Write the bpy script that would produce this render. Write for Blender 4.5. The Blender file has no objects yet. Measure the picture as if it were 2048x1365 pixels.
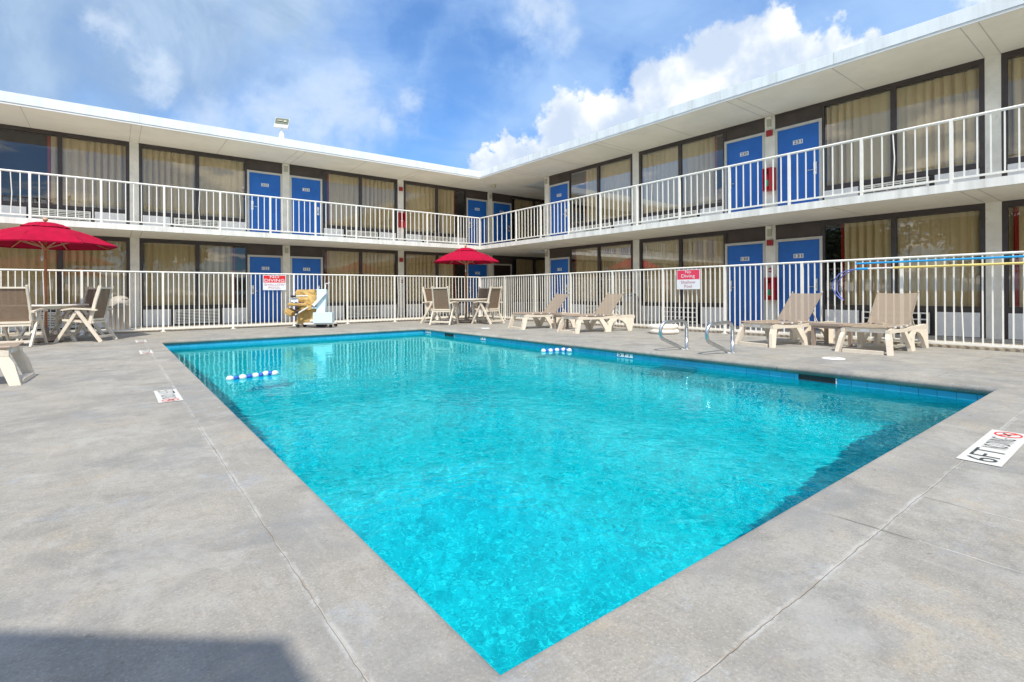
import bpy, math, random
from mathutils import Vector, Matrix
random.seed(7)
S = bpy.context.scene
COL = S.collection
R = math.radians

# ------------------------------------------------------------------ camera
F_PX, CY_PX, CAM_H = 1026.75, 585.9, 0.93
yaw, pit, rol = R(37.867), R(-0.044), R(-0.34)
fw = Vector((math.sin(yaw)*math.cos(pit), math.cos(yaw)*math.cos(pit), math.sin(pit)))
rt = Vector((math.cos(yaw), -math.sin(yaw), 0)); upv = rt.cross(fw)
cr = rt*math.cos(rol) + upv*math.sin(rol); cu = upv*math.cos(rol) - rt*math.sin(rol)
cam = bpy.data.cameras.new('camera'); cam_o = bpy.data.objects.new('camera', cam); COL.objects.link(cam_o)
cam.lens = 36*F_PX/2048; cam.sensor_width = 36; cam.shift_y = -(682.5-CY_PX)/2048
cam.clip_end = 3000; cam.clip_start = 0.05
cam_o.matrix_world = Matrix(((cr.x, cu.x, -fw.x, 0), (cr.y, cu.y, -fw.y, 0), (cr.z, cu.z, -fw.z, CAM_H), (0, 0, 0, 1)))
S.camera = cam_o

# ------------------------------------------------------------------ sun, exposure
to_sun = Vector((-0.64, -1.06, 1.96)).normalized()
sun_el = math.asin(to_sun.z); sun_rot = math.atan2(to_sun.x, to_sun.y)
sl = bpy.data.lights.new('sun', 'SUN'); sl.energy = 3.0; sl.angle = R(1.3); sl.color = (1, .94, .83)
sl.cycles.is_caustics_light = True
so = bpy.data.objects.new('sun', sl); COL.objects.link(so)
so.rotation_euler = to_sun.to_track_quat('Z', 'Y').to_euler()
S.view_settings.view_transform = 'Standard'; S.view_settings.look = 'None'
S.view_settings.gamma = 1; S.view_settings.exposure = 0.74

# ------------------------------------------------------------------ node helpers
class NT:
    def __init__(s, nt): s.nt = nt; s.N = nt.nodes; s.L = nt.links
    def put(s, sock, v):
        if hasattr(v, 'links') or isinstance(v, bpy.types.NodeSocket): s.L.new(v, sock)
        else: sock.default_value = v
    def n(s, t, **k):
        nd = s.N.new(t)
        for a, b in k.items(): setattr(nd, a, b)
        return nd
    def m(s, op, a, b=0.0, c=0.0, clamp=False):
        nd = s.n('ShaderNodeMath', operation=op, use_clamp=clamp)
        s.put(nd.inputs[0], a); s.put(nd.inputs[1], b); s.put(nd.inputs[2], c); return nd.outputs[0]
    def vm(s, op, a, b=(0, 0, 0)):
        nd = s.n('ShaderNodeVectorMath', operation=op)
        s.put(nd.inputs[0], a)
        if op == 'SCALE': s.put(nd.inputs['Scale'], b)
        else: s.put(nd.inputs[1], b)
        return nd.outputs['Value'] if op in ('DOT_PRODUCT', 'LENGTH', 'DISTANCE') else nd.outputs['Vector']
    def mix(s, f, a, b, bt='MIX'):
        nd = s.n('ShaderNodeMix', data_type='RGBA', blend_type=bt)
        s.put(nd.inputs['Factor'], f)
        A = [i for i in nd.inputs if i.name == 'A' and i.type == 'RGBA'][0]
        B = [i for i in nd.inputs if i.name == 'B' and i.type == 'RGBA'][0]
        s.put(A, a if not isinstance(a, tuple) else (*a[:3], 1)); s.put(B, b if not isinstance(b, tuple) else (*b[:3], 1))
        return [o for o in nd.outputs if o.type == 'RGBA'][0]
    def noise(s, vec, sc, det=4, ro=.55, dist=0.0, col=False):
        nd = s.n('ShaderNodeTexNoise'); s.put(nd.inputs['Vector'], vec)
        nd.inputs['Scale'].default_value = sc; nd.inputs['Detail'].default_value = det
        nd.inputs['Roughness'].default_value = ro; nd.inputs['Distortion'].default_value = dist
        return nd.outputs['Color' if col else 'Fac']
    def ramp(s, f, lo, hi, a=0.0, b=1.0):
        nd = s.n('ShaderNodeMapRange', interpolation_type='SMOOTHSTEP')
        s.put(nd.inputs[0], f)
        for i, v in zip((1, 2, 3, 4), (lo, hi, a, b)): s.put(nd.inputs[i], v)
        return nd.outputs[0]
    def scale(s, vec, v): return s.vm('MULTIPLY', vec, v)
    def pos(s): return s.n('ShaderNodeNewGeometry').outputs['Position']
    def obj(s): return s.n('ShaderNodeTexCoord').outputs['Object']

# ------------------------------------------------------------------ world: Nishita sky with clouds by direction
w = bpy.data.worlds.new('World'); S.world = w; w.use_nodes = True
T = NT(w.node_tree); w.node_tree.nodes.clear()
sky = T.n('ShaderNodeTexSky', sky_type='NISHITA'); sky.sun_disc = False
sky.sun_elevation = sun_el; sky.sun_rotation = sun_rot; sky.air_density = 1.0; sky.dust_density = .4; sky.ozone_density = 2.5
d = T.n('ShaderNodeTexCoord').outputs['Generated']
d = T.vm('NORMALIZE', d)
sep = T.n('ShaderNodeSeparateXYZ'); T.put(sep.inputs[0], d)
dz = T.m('MAXIMUM', T.m('ADD', sep.outputs[2], .12), .05)
inv = T.m('DIVIDE', 1.0, dz)
pl = T.vm('SCALE', d, inv)                                   # cloud-layer plane coordinates
skyc = T.mix(1.0, sky.outputs[0], (.44, .84, 1.24), 'MULTIPLY')
# thin veil of high cloud
v1 = T.noise(T.scale(pl, (1.0, .55, 0)), .9, 6, .55, .6)
v2 = T.noise(T.scale(pl, (.5, 1.1, 0)), 3.0, 6, .6, .8)
veil = T.ramp(T.m('ADD', T.m('MULTIPLY', v1, .75), T.m('MULTIPLY', v2, .25)), .33, .62, .25, .90)
def pdir(u, v): return (fw + cr*((u-1024)/F_PX) - cu*((v-CY_PX)/F_PX))
wob = T.noise(d, 7.0, 7, .60, .0, True)
wob2 = T.noise(d, 24.0, 5, .6, .0, True)
wv = T.vm('ADD', T.vm('SCALE', T.vm('SUBTRACT', wob, (.5, .5, .5)), .22), T.vm('SCALE', T.vm('SUBTRACT', wob2, (.5, .5, .5)), .06))
dd = T.vm('ADD', d, wv)
def blobs(lst, soft, vec):
    out = None
    for u, v, r in lst:
        p = pdir(u, v); L = p.length; c = p/L
        rr = r/F_PX/L
        dist = T.vm('DISTANCE', vec, tuple(c))
        f = T.ramp(dist, rr*(1+soft), rr*(1-soft), 0, 1)
        out = f if out is None else T.m('MAXIMUM', out, f)
    return out
gaps = blobs([(130, 125, 75), (375, 112, 110), (250, 120, 60), (940, 165, 85), (275, 210, 70), (830, 35, 70), (1000, 110, 50), (1290, 120, 40)], .8, dd)
veil = T.m('MULTIPLY', veil, T.m('SUBTRACT', 1.0, T.m('MULTIPLY', gaps, .65)))
skyc = T.mix(veil, skyc, (2.75, 4.1, 6.25))
# big soft grey bank, upper left
bank = blobs([(60, 20, 260), (330, 10, 190), (-300, 0, 420), (560, -40, 120)], .6, dd)
bn = T.noise(d, 5.0, 6, .6, .5)
bank = T.m('MULTIPLY', bank, T.ramp(bn, .25, .6, .35, .9))
skyc = T.mix(bank, skyc, T.mix(T.ramp(bn, .45, .7), (1.95, 2.85, 4.2), (3.1, 4.1, 5.4)))
wisps = blobs([(640, 232, 85), (705, 222, 60), (575, 250, 60), (800, 215, 40), (430, 245, 70), (290, 130, 40), (1080, 30, 45)], .75, dd)
wn = T.noise(d, 11.0, 6, .6, .3)
wisps = T.m('MULTIPLY', wisps, T.ramp(wn, .32, .58, .25, .9))
skyc = T.mix(T.m('MULTIPLY', wisps, .7), skyc, (4.6, 5.3, 6.2))
cum = blobs([(975, 352, 36), (1030, 322, 44), (1120, 270, 84), (1210, 250, 86), (1270, 250, 84), (1375, 180, 104), (1450, 170, 100), (1535, 145, 92), (1620, 130, 84), (1675, 130, 52), (1500, 210, 130),
             (2300, -200, 300), (2600, 300, 260)], .14, dd)
cn = T.noise(d, 6.0, 5, .55, .4)
cn2 = T.noise(T.vm('ADD', d, (0.012, 0.0, -0.02)), 10.0, 6, .55, .3)
shade = T.ramp(T.m('ADD', T.m('MULTIPLY', cn, .6), T.m('MULTIPLY', cn2, .4)), .42, .58)
cumc = T.mix(shade, (6.5, 6.7, 6.9), (3.9, 4.6, 5.7))
skyc = T.mix(cum, skyc, cumc)
# scattered cumulus elsewhere
on = T.noise(T.scale(pl, (1, 1, 0)), 1.4, 7, .55, .2)
viewm = T.ramp(T.vm('DOT_PRODUCT', d, tuple(fw)), .45, .1, 0, 1)
oc = T.m('MULTIPLY', T.ramp(on, .52, .60), viewm)
skyc = T.mix(oc, skyc, (11.5, 11.2, 10.8))
bg = T.n('ShaderNodeBackground'); T.put(bg.inputs[0], skyc); bg.inputs[1].default_value = .10
wo = T.n('ShaderNodeOutputWorld'); T.L.new(bg.outputs[0], wo.inputs[0])

# ------------------------------------------------------------------ materials
MATS = {}
def mat(name, col, rough=.6, metal=0, nz=0.0, nsc=8, bump=0.0, bsc=60, spec=.5, coat=0, trans=0, streak=None):
    if name in MATS: return MATS[name]
    m = bpy.data.materials.new(name); m.use_nodes = True; MATS[name] = m
    t = NT(m.node_tree); b = m.node_tree.nodes['Principled BSDF']
    b.inputs['Roughness'].default_value = rough; b.inputs['Metallic'].default_value = metal
    b.inputs['Specular IOR Level'].default_value = spec
    if coat: b.inputs['Coat Weight'].default_value = coat
    p = t.pos()
    c = (*col, 1)
    if nz:
        n1 = t.noise(p, nsc, 5, .6)
        if streak: n1 = t.noise(t.scale(p, streak), nsc, 5, .6)
        lo = tuple(max(0, x*(1-nz)) for x in col); hi = tuple(min(1, x*(1+nz*.6)) for x in col)
        t.put(b.inputs['Base Color'], t.mix(t.ramp(n1, .3, .7), lo, hi))
        t.put(b.inputs['Roughness'], t.ramp(n1, .3, .7, min(1, rough*1.15), rough*.85))
    else: b.inputs['Base Color'].default_value = c
    if bump:
        bn = t.n('ShaderNodeBump'); bn.inputs['Strength'].default_value = bump; bn.inputs['Distance'].default_value = .01
        t.put(bn.inputs['Height'], t.noise(p, bsc, 4, .6)); t.L.new(bn.outputs[0], b.inputs['Normal'])
    return m

def mat_deck():
    m = bpy.data.materials.new('concrete_deck'); m.use_nodes = True
    t = NT(m.node_tree); b = m.node_tree.nodes['Principled BSDF']
    p = t.pos(); sp = t.n('ShaderNodeSeparateXYZ'); t.put(sp.inputs[0], p); X, Y = sp.outputs[0], sp.outputs[1]
    big = t.noise(p, .55, 4, .55, .5); mid = t.noise(t.scale(p, (1, 1.0, 1)), 3.2, 6, .65, .6); fine = t.noise(p, 110, 4, .8); grit = t.noise(p, 30, 5, .8)
    trow = t.noise(t.scale(p, (10, 1.6, 1)), 2.0, 5, .6, .8)      # trowel / brush marks
    c = t.mix(t.ramp(mid, .3, .7), (0.254, 0.241, 0.211), (0.344, 0.323, 0.284))
    c = t.mix(t.ramp(big, .35, .65, 0, .5), c, (0.308, 0.279, 0.233))
    c = t.mix(t.ramp(trow, .5, .72, 0, .3), c, (0.411, 0.398, 0.364))
    blot = t.noise(p, 1.3, 8, .74, .3)
    c = t.mix(t.ramp(blot, .49, .62, 0, .75), c, (0.205, 0.197, 0.177))
    c = t.mix(t.ramp(t.noise(t.vm('ADD', p, (11, 5, 0)), 2.1, 7, .75, .2), .54, .70, 0, .6), c, (0.375, 0.314, 0.228))
    c = t.mix(t.ramp(t.noise(t.vm('ADD', p, (3, 15, 0)), 3.0, 6, .75, .2), .56, .68, 0, .5), c, (0.303, 0.328, 0.356))
    c = t.mix(t.ramp(grit, .48, .66, 0, .45), c, (0.197, 0.183, 0.161))
    c = t.mix(t.ramp(fine, .53, .66, 0, .55), c, (0.492, 0.471, 0.431))
    c = t.mix(t.ramp(fine, .46, .34, 0, .55), c, (0.152, 0.145, 0.126))
    c = t.mix(t.ramp(t.noise(t.vm('ADD', p, (21, 3, 0)), .9, 8, .74, .3), .47, .66, 0, .55), c, (.20, .205, .21))
    c = t.mix(t.ramp(t.noise(t.vm('ADD', p, (2, 31, 0)), 1.7, 8, .78, .3), .50, .66, 0, .45), c, (.40, .39, .36))
    sp2 = t.noise(t.vm('ADD', p, (7, 2, 0)), 9, 4, .7, 0)
    c = t.mix(t.ramp(sp2, .66, .74, 0, .55), c, (.36, .35, .33))
    c = t.mix(t.ramp(t.noise(t.vm('ADD', p, (1, 9, 0)), 14, 3, .6, 0), .70, .76, 0, .6), c, (.13, .12, .10))
    vc = t.n('ShaderNodeTexVoronoi'); vc.inputs['Scale'].default_value = 1.15; t.put(vc.inputs['Vector'], p)
    spot = t.m('MULTIPLY', t.ramp(vc.outputs['Distance'], .035, .02), t.m('GREATER_THAN', t.noise(p, .9, 1), .5))
    c = t.mix(t.m('MULTIPLY', spot, .7), c, (.10, .09, .08))
    # construction joints running round the pool, one coping width out, with pale lime bloom
    wn = t.m('MULTIPLY', t.m('SUBTRACT', t.noise(p, 5, 5, .7), .5), .028)
    def gate(v, lo, hi): return t.m('MULTIPLY', t.m('GREATER_THAN', v, lo), t.m('LESS_THAN', v, hi))
    def absd(v, k, amp=1.0): return t.m('ABSOLUTE', t.m('ADD', t.m('SUBTRACT', v, k), t.m('MULTIPLY', wn, amp)))
    js = [(absd(X, .478), gate(Y, -20, 12.75)), (absd(Y, .700), gate(X, -20, 30)), (absd(X, 7.0), gate(Y, .7, 12.75)), (absd(Y, 12.75), gate(X, .478, 7.0))]
    tr = [(absd(X, 2.87), gate(Y, -4, 1.0), .8), (absd(X, 2.35), gate(Y, -.9, 1.0), .9), (absd(X, 3.62), gate(Y, -4, 1.0), .4), (absd(Y, 3.05), gate(X, 6.5, 9.5), .0),
          (absd(Y, 3.6), gate(X, -6, .76), .35), (absd(Y, 7.0), gate(X, -6, .76), .3), (absd(Y, 1.55, 3.), gate(X, 7.0, 10.5), .6), (absd(Y, 1.9), gate(X, -3.5, -.3), .5)]
    seg = t.noise(p, 1.1, 3, .6)
    halo_n = t.noise(p, 3.5, 5, .75, 1.5)
    line = None; halo = None
    for i, (dist, g) in enumerate(js):
        l = t.m('MULTIPLY', t.ramp(dist, .0040, .001), g)
        h = t.m('MULTIPLY', t.m('MULTIPLY', t.ramp(dist, .020, .002), g), t.ramp(halo_n, .42, .60))
        line = l if line is None else t.m('MAXIMUM', line, l)
        halo = h if halo is None else t.m('MAXIMUM', halo, h)
    c = t.mix(t.m('MULTIPLY', halo, .7), c, (0.465, 0.463, 0.441))
    tl = None
    for dist, g, k in tr:
        l = t.m('MULTIPLY', t.m('MULTIPLY', t.ramp(dist, .008, .002), g), t.m('MULTIPLY', t.ramp(t.noise(p, 2.2, 4, .7), .42, .55), k if k else 1.0))
        tl = l if tl is None else t.m('MAXIMUM', tl, l)
    c = t.mix(t.m('MULTIPLY', tl, .8), c, t.mix(t.ramp(t.noise(p, 1.7, 2, .5), .47, .53), (0.143, 0.122, 0.102), (0.446, 0.436, 0.406)))
    c = t.mix(t.m('MULTIPLY', line, .8), c, t.mix(t.ramp(seg, .36, .48), (0.214, 0.148, 0.085), (0.411, 0.375, 0.321)))
    # hairline cracks
    vo = t.n('ShaderNodeTexVoronoi', feature='DISTANCE_TO_EDGE'); vo.inputs['Scale'].default_value = .42
    t.put(vo.inputs['Vector'], t.vm('ADD', p, t.vm('SCALE', t.noise(p, 1.6, 5, .65, 0, True), .5)))
    cr_ = t.m('MULTIPLY', t.ramp(vo.outputs[0], .0045, .001), t.ramp(t.noise(p, .8, 3, .6), .55, .62))
    c = t.mix(t.m('MULTIPLY', cr_, .0), c, (0.152, 0.131, 0.110))
    t.put(b.inputs['Base Color'], c)
    t.put(b.inputs['Roughness'], t.ramp(mid, .3, .7, .92, .74)); b.inputs['Specular IOR Level'].default_value = .35
    h = t.m('ADD', t.m('MULTIPLY', fine, .0016), t.m('MULTIPLY', grit, .0022))
    h = t.m('ADD', h, t.m('MULTIPLY', mid, .006))
    h = t.m('SUBTRACT', h, t.m('MULTIPLY', line, .005)); h = t.m('SUBTRACT', h, t.m('MULTIPLY', tl, .006))
    bn = t.n('ShaderNodeBump'); bn.inputs['Strength'].default_value = .75; bn.inputs['Distance'].default_value = 1.0
    t.put(bn.inputs['Height'], h); t.L.new(bn.outputs[0], b.inputs['Normal'])
    return m
M_DECK = mat_deck()

def mat_water():
    m = bpy.data.materials.new('pool_water'); m.use_nodes = True; m.node_tree.nodes.clear()
    t = NT(m.node_tree); p = t.pos()
    n1 = t.noise(p, 2.2, 3, .5, .3); n2 = t.noise(p, 9.0, 1.5, .5, .4); n3 = t.noise(p, 24, 1, .5)
    sp = t.n('ShaderNodeSeparateXYZ'); t.put(sp.inputs[0], p)
    k = t.ramp(sp.outputs[1], 3.0, 9.5, 1.0, .33)
    h = t.m('ADD', t.m('ADD', t.m('MULTIPLY', n1, .007), t.m('MULTIPLY', n2, t.m('MULTIPLY', k, .0034))), t.m('MULTIPLY', n3, t.m('MULTIPLY', k, .0007)))
    bn = t.n('ShaderNodeBump'); bn.inputs['Strength'].default_value = 1.0; bn.inputs['Distance'].default_value = 1.0
    t.put(bn.inputs['Height'], h)
    g = t.n('ShaderNodeBsdfGlass'); g.inputs['Roughness'].default_value = 0; g.inputs['IOR'].default_value = 1.33; g.inputs['Color'].default_value = (.45, .99, .99, 1)
    t.L.new(bn.outputs[0], g.inputs['Normal'])
    o = t.n('ShaderNodeOutputMaterial'); t.L.new(g.outputs[0], o.inputs[0])
    return m
M_WATER = mat_water()
def mat_plaster():
    m = bpy.data.materials.new('pool_plaster'); m.use_nodes = True
    t = NT(m.node_tree); b = m.node_tree.nodes['Principled BSDF']; p = t.pos()
    a = t.noise(p, 1.2, 6, .65, .6); f = t.noise(p, 5.5, 5, .75, 1.2); g = t.noise(p, 13, 4, .75, 1.0); h = t.noise(p, 32, 3, .7, .6)  # finer noises paint ripple caustics into the plaster colour
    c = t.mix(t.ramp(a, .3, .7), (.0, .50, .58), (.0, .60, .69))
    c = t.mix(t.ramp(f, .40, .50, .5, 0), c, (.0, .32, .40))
    c = t.mix(t.ramp(g, .53, .65, 0, .48), c, (.06, .90, .97))  # bright caustic flecks painted in, with darker mottles around them
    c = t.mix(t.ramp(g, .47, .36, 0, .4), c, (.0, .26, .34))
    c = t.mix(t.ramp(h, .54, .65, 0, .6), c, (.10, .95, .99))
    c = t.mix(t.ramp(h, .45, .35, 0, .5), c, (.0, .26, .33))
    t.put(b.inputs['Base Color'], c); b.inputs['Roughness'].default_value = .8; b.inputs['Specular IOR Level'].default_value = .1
    return m
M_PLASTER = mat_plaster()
def mat_tile():
    m = bpy.data.materials.new('waterline_tile'); m.use_nodes = True
    t = NT(m.node_tree); b = m.node_tree.nodes['Principled BSDF']; p = t.pos()
    sp = t.n('ShaderNodeSeparateXYZ'); t.put(sp.inputs[0], p)
    s = t.m('ADD', sp.outputs[0], sp.outputs[1])
    fr = t.m('FRACT', t.m('DIVIDE', t.m('ADD', s, 50.0), .153))
    ln = t.m('LESS_THAN', t.m('ABSOLUTE', t.m('SUBTRACT', fr, .5)), .012)
    idn = t.n('ShaderNodeTexWhiteNoise', noise_dimensions='1D'); t.put(idn.inputs['W'], t.m('FLOOR', t.m('SUBTRACT', t.m('DIVIDE', t.m('ADD', s, 50.0), .153), .5)))
    c = t.mix(idn.outputs[0], (.03, .36, .56), (.05, .42, .62))
    c = t.mix(t.m('MULTIPLY', ln, t.ramp(t.noise(p, 3, 3), .35, .55, .3, 1)), c, (.03, .05, .06))
    t.put(b.inputs['Base Color'], c); b.inputs['Roughness'].default_value = .25
    return m
M_TILE = mat_tile()
def mat_glass():
    m = bpy.data.materials.new('window_glass'); m.use_nodes = True; m.node_tree.nodes.clear()
    t = NT(m.node_tree)
    tr = t.n('ShaderNodeBsdfTransparent'); tr.inputs[0].default_value = (.90, .89, .87, 1)
    gl = t.n('ShaderNodeBsdfGlossy'); gl.inputs['Roughness'].default_value = .01
    fr = t.n('ShaderNodeFresnel'); fr.inputs['IOR'].default_value = 1.5
    bn = t.n('ShaderNodeBump'); bn.inputs['Distance'].default_value = .0012; bn.inputs['Strength'].default_value = .5
    t.put(bn.inputs['Height'], t.noise(t.pos(), 1.6, 1, .4)); t.L.new(bn.outputs[0], gl.inputs['Normal'])
    mx = t.n('ShaderNodeMixShader')
    t.put(mx.inputs[0], t.m('MINIMUM', t.m('MULTIPLY', fr.outputs[0], 2.6), .30)); t.L.new(tr.outputs[0], mx.inputs[1]); t.L.new(gl.outputs[0], mx.inputs[2])
    o = t.n('ShaderNodeOutputMaterial'); t.L.new(mx.outputs[0], o.inputs[0])
    return m
M_GLASS = mat_glass()
def mat_cloth(name, col, dark, sc=1.0, trans=0.0):
    m = bpy.data.materials.new(name); m.use_nodes = True
    t = NT(m.node_tree); b = m.node_tree.nodes['Principled BSDF']; p = t.pos()
    n = t.noise(t.scale(p, (sc, sc, .15*sc)), 9, 4, .6)
    t.put(b.inputs['Base Color'], t.mix(t.ramp(n, .35, .7), dark, col)); b.inputs['Roughness'].default_value = .9
    b.inputs['Specular IOR Level'].default_value = .15
    if trans:
        tl = t.n('ShaderNodeBsdfTranslucent'); tl.inputs[0].default_value = (*col, 1)
        mx = t.n('ShaderNodeMixShader'); mx.inputs[0].default_value = trans
        t.L.new(b.outputs[0], mx.inputs[1]); t.L.new(tl.outputs[0], mx.inputs[2])
        o = [n for n in t.N if n.type == 'OUTPUT_MATERIAL'][0]; t.L.new(mx.outputs[0], o.inputs[0])
    return m
M_CURT = mat_cloth('curtain_tan', (.70, .56, .31), (.63, .50, .27), .5)
M_LINE = mat_cloth('drape_red', (.42, .03, .02), (.30, .02, .015))
M_RED = mat_cloth('umbrella_canvas', (.40, .003, .036), (.33, .003, .028), .5, .0)
M_TARP = mat_cloth('tan_canvas', (.62, .42, .16), (.50, .33, .12), .6)
def mat_sling(name, col, open_=.12):
    m = bpy.data.materials.new(name); m.use_nodes = True
    t = NT(m.node_tree); b = m.node_tree.nodes['Principled BSDF']; p = t.obj()
    n = t.noise(t.scale(p, (1, 14, 14)), 12, 3, .6)
    t.put(b.inputs['Base Color'], t.mix(n, tuple(x*.85 for x in col), col)); b.inputs['Roughness'].default_value = .8
    tr = t.n('ShaderNodeBsdfTransparent'); mx = t.n('ShaderNodeMixShader'); mx.inputs[0].default_value = open_
    t.L.new(b.outputs[0], mx.inputs[1]); t.L.new(tr.outputs[0], mx.inputs[2])
    o = [n for n in t.N if n.type == 'OUTPUT_MATERIAL'][0]; t.L.new(mx.outputs[0], o.inputs[0])
    return m
M_SLING = mat_sling('mesh_sling', (.34, .265, .19), .16)
M_SLING2 = mat_sling('chair_mesh_sling', (.27, .185, .12), .22)

M_WHITE = mat('white_paint', (.82, .80, .74), .5, nz=.06, nsc=3, bump=.06)
M_WALL = mat('wall_paint', (.86, .81, .70), .7, nz=.12, nsc=2.5, bump=.15, bsc=25)
M_SLAB = mat('slab_paint', (.86, .83, .75), .6, nz=.16, nsc=2.4, streak=(2.5, 2.5, .25), bump=.1, bsc=12)
M_SOFF = mat('soffit_paint', (.86, .80, .68), .8, nz=.08, nsc=.8, bump=.15, bsc=30)
M_JOINT = mat('soffit_joint_filler', (.52, .49, .42), .8)
M_FASC = mat('roof_fascia_metal', (.82, .85, .84), .45, nz=.11, nsc=2.2, streak=(2, 2, .3))
M_RAIL = mat('rail_enamel', (.90, .87, .78), .42, nz=.05, nsc=6)
M_FRAME = mat('bronze_frame', (.060, .045, .040), .45, nz=.15, nsc=4)
M_TRANSOM = mat('transom_panel', (.080, .058, .048), .55, nz=.2, nsc=2)
M_BLUE = mat('door_blue', (.012, .14, .52), .42, nz=.10, nsc=2.2, bump=.05)
M_DOORDK = mat('door_dark', (.03, .016, .014), .5)
M_DFRAME = mat('door_frame_paint', (.60, .58, .52), .6, nz=.05)
M_PANEL = mat('white_panel', (.88, .85, .79), .5, nz=.04)
M_GRILLE = mat('grille_cream', (.86, .81, .69), .5, nz=.05)
M_DARK = mat('dark_interior', (.022, .018, .018), .9)
M_CREAM = mat('resin_cream', (.74, .65, .52), .5, nz=.06, nsc=9, bump=.05)
M_CREAM2 = mat('resin_cream_cool', (.76, .70, .60), .5, nz=.07, nsc=9, bump=.05)
M_TAUPE = mat('resin_taupe', (.36, .28, .22), .55, nz=.08)
M_STEEL = mat('stainless', (.60, .62, .63), .32, 1.0, nz=.1, nsc=12)
M_WOOD = mat('varnished_wood', (.50, .17, .05), .35, nz=.3, nsc=6, streak=(6, 6, .6))
M_WOODL = mat('pale_wood', (.56, .34, .18), .5, nz=.2)
M_BLACK = mat('black_rubber', (.015, .015, .016), .6)
M_REDP = mat('red_enamel', (.55, .015, .02), .4, nz=.08)
M_DRED = mat('alarm_red', (.34, .03, .025), .45)
M_LITE = mat('pale_blue_plastic', (.66, .80, .84), .35, nz=.03)
M_WPL = mat('white_plastic', (.74, .74, .73), .4)
M_BIN = mat('bin_beige', (.40, .36, .31), .6, nz=.07, bump=.2, bsc=60)
M_GREEN = mat('green_tag', (.02, .35, .15), .5)
M_BPOLE = mat('blue_pole', (.02, .35, .72), .35)
M_YPOLE = mat('yellow_pole', (.82, .66, .22), .4, nz=.1)
M_FBLUE = mat('float_blue', (.015, .10, .50), .4)
M_SIGNR = mat('sign_red', (.72, .02, .02), .45)
M_SIGNP = mat('sign_faded_red', (.80, .05, .11), .45)
M_SIGNW = mat('sign_white', (.82, .83, .84), .45)
M_INK = mat('ink_dark', (.035, .045, .05), .5)
M_INKR = mat('ink_faded_red', (.50, .18, .20), .5)
M_MARK = mat('marker_tile_white', (.60, .59, .55), .5, nz=.06, nsc=14)
M_WALK = mat('walkway_concrete', (.56, .52, .45), .85, nz=.18, nsc=2.5, bump=.3, bsc=30)
M_KERB = mat('kerb_tan', (.52, .43, .32), .9, nz=.2, nsc=4, bump=.3, bsc=20)
M_GROUND = mat('asphalt', (.10, .10, .10), .9, nz=.2, nsc=1, bump=.3)
M_LENS = mat('lamp_glass', (.18, .19, .13), .12)
M_DIFF = mat('light_diffuser', (.50, .48, .36), .5)
M_BARK = mat('bark', (.10, .07, .045), .9, nz=.3)
M_LEAF = mat('foliage', (.075, .115, .03), .7, nz=.4, nsc=3)

def weather(m, col, thr, amt, sc):
    t = NT(m.node_tree); b = m.node_tree.nodes['Principled BSDF']; lk = b.inputs['Base Color'].links[0]; src = lk.from_socket; p = t.pos()
    n = t.noise(t.scale(p, sc), 3.0, 5, .7, .3)
    t.put(b.inputs['Base Color'], t.mix(t.ramp(n, thr, thr+.10, 0, amt), src, col))
weather(M_SLAB, (.50, .40, .28), .60, .38, (3.2, 3.2, .7)); weather(M_FASC, (.55, .55, .50), .58, .35, (2.6, 2.6, .5)); weather(M_SOFF, (.62, .56, .45), .62, .18, (.9, .9, .9))
weather(M_WALL, (.52, .47, .38), .60, .35, (2.5, 2.5, .8)); weather(M_RAIL, (.55, .42, .28), .66, .45, (4, 4, 2)); weather(M_CREAM, (.50, .44, .33), .60, .35, (4, 4, 4))

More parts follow.
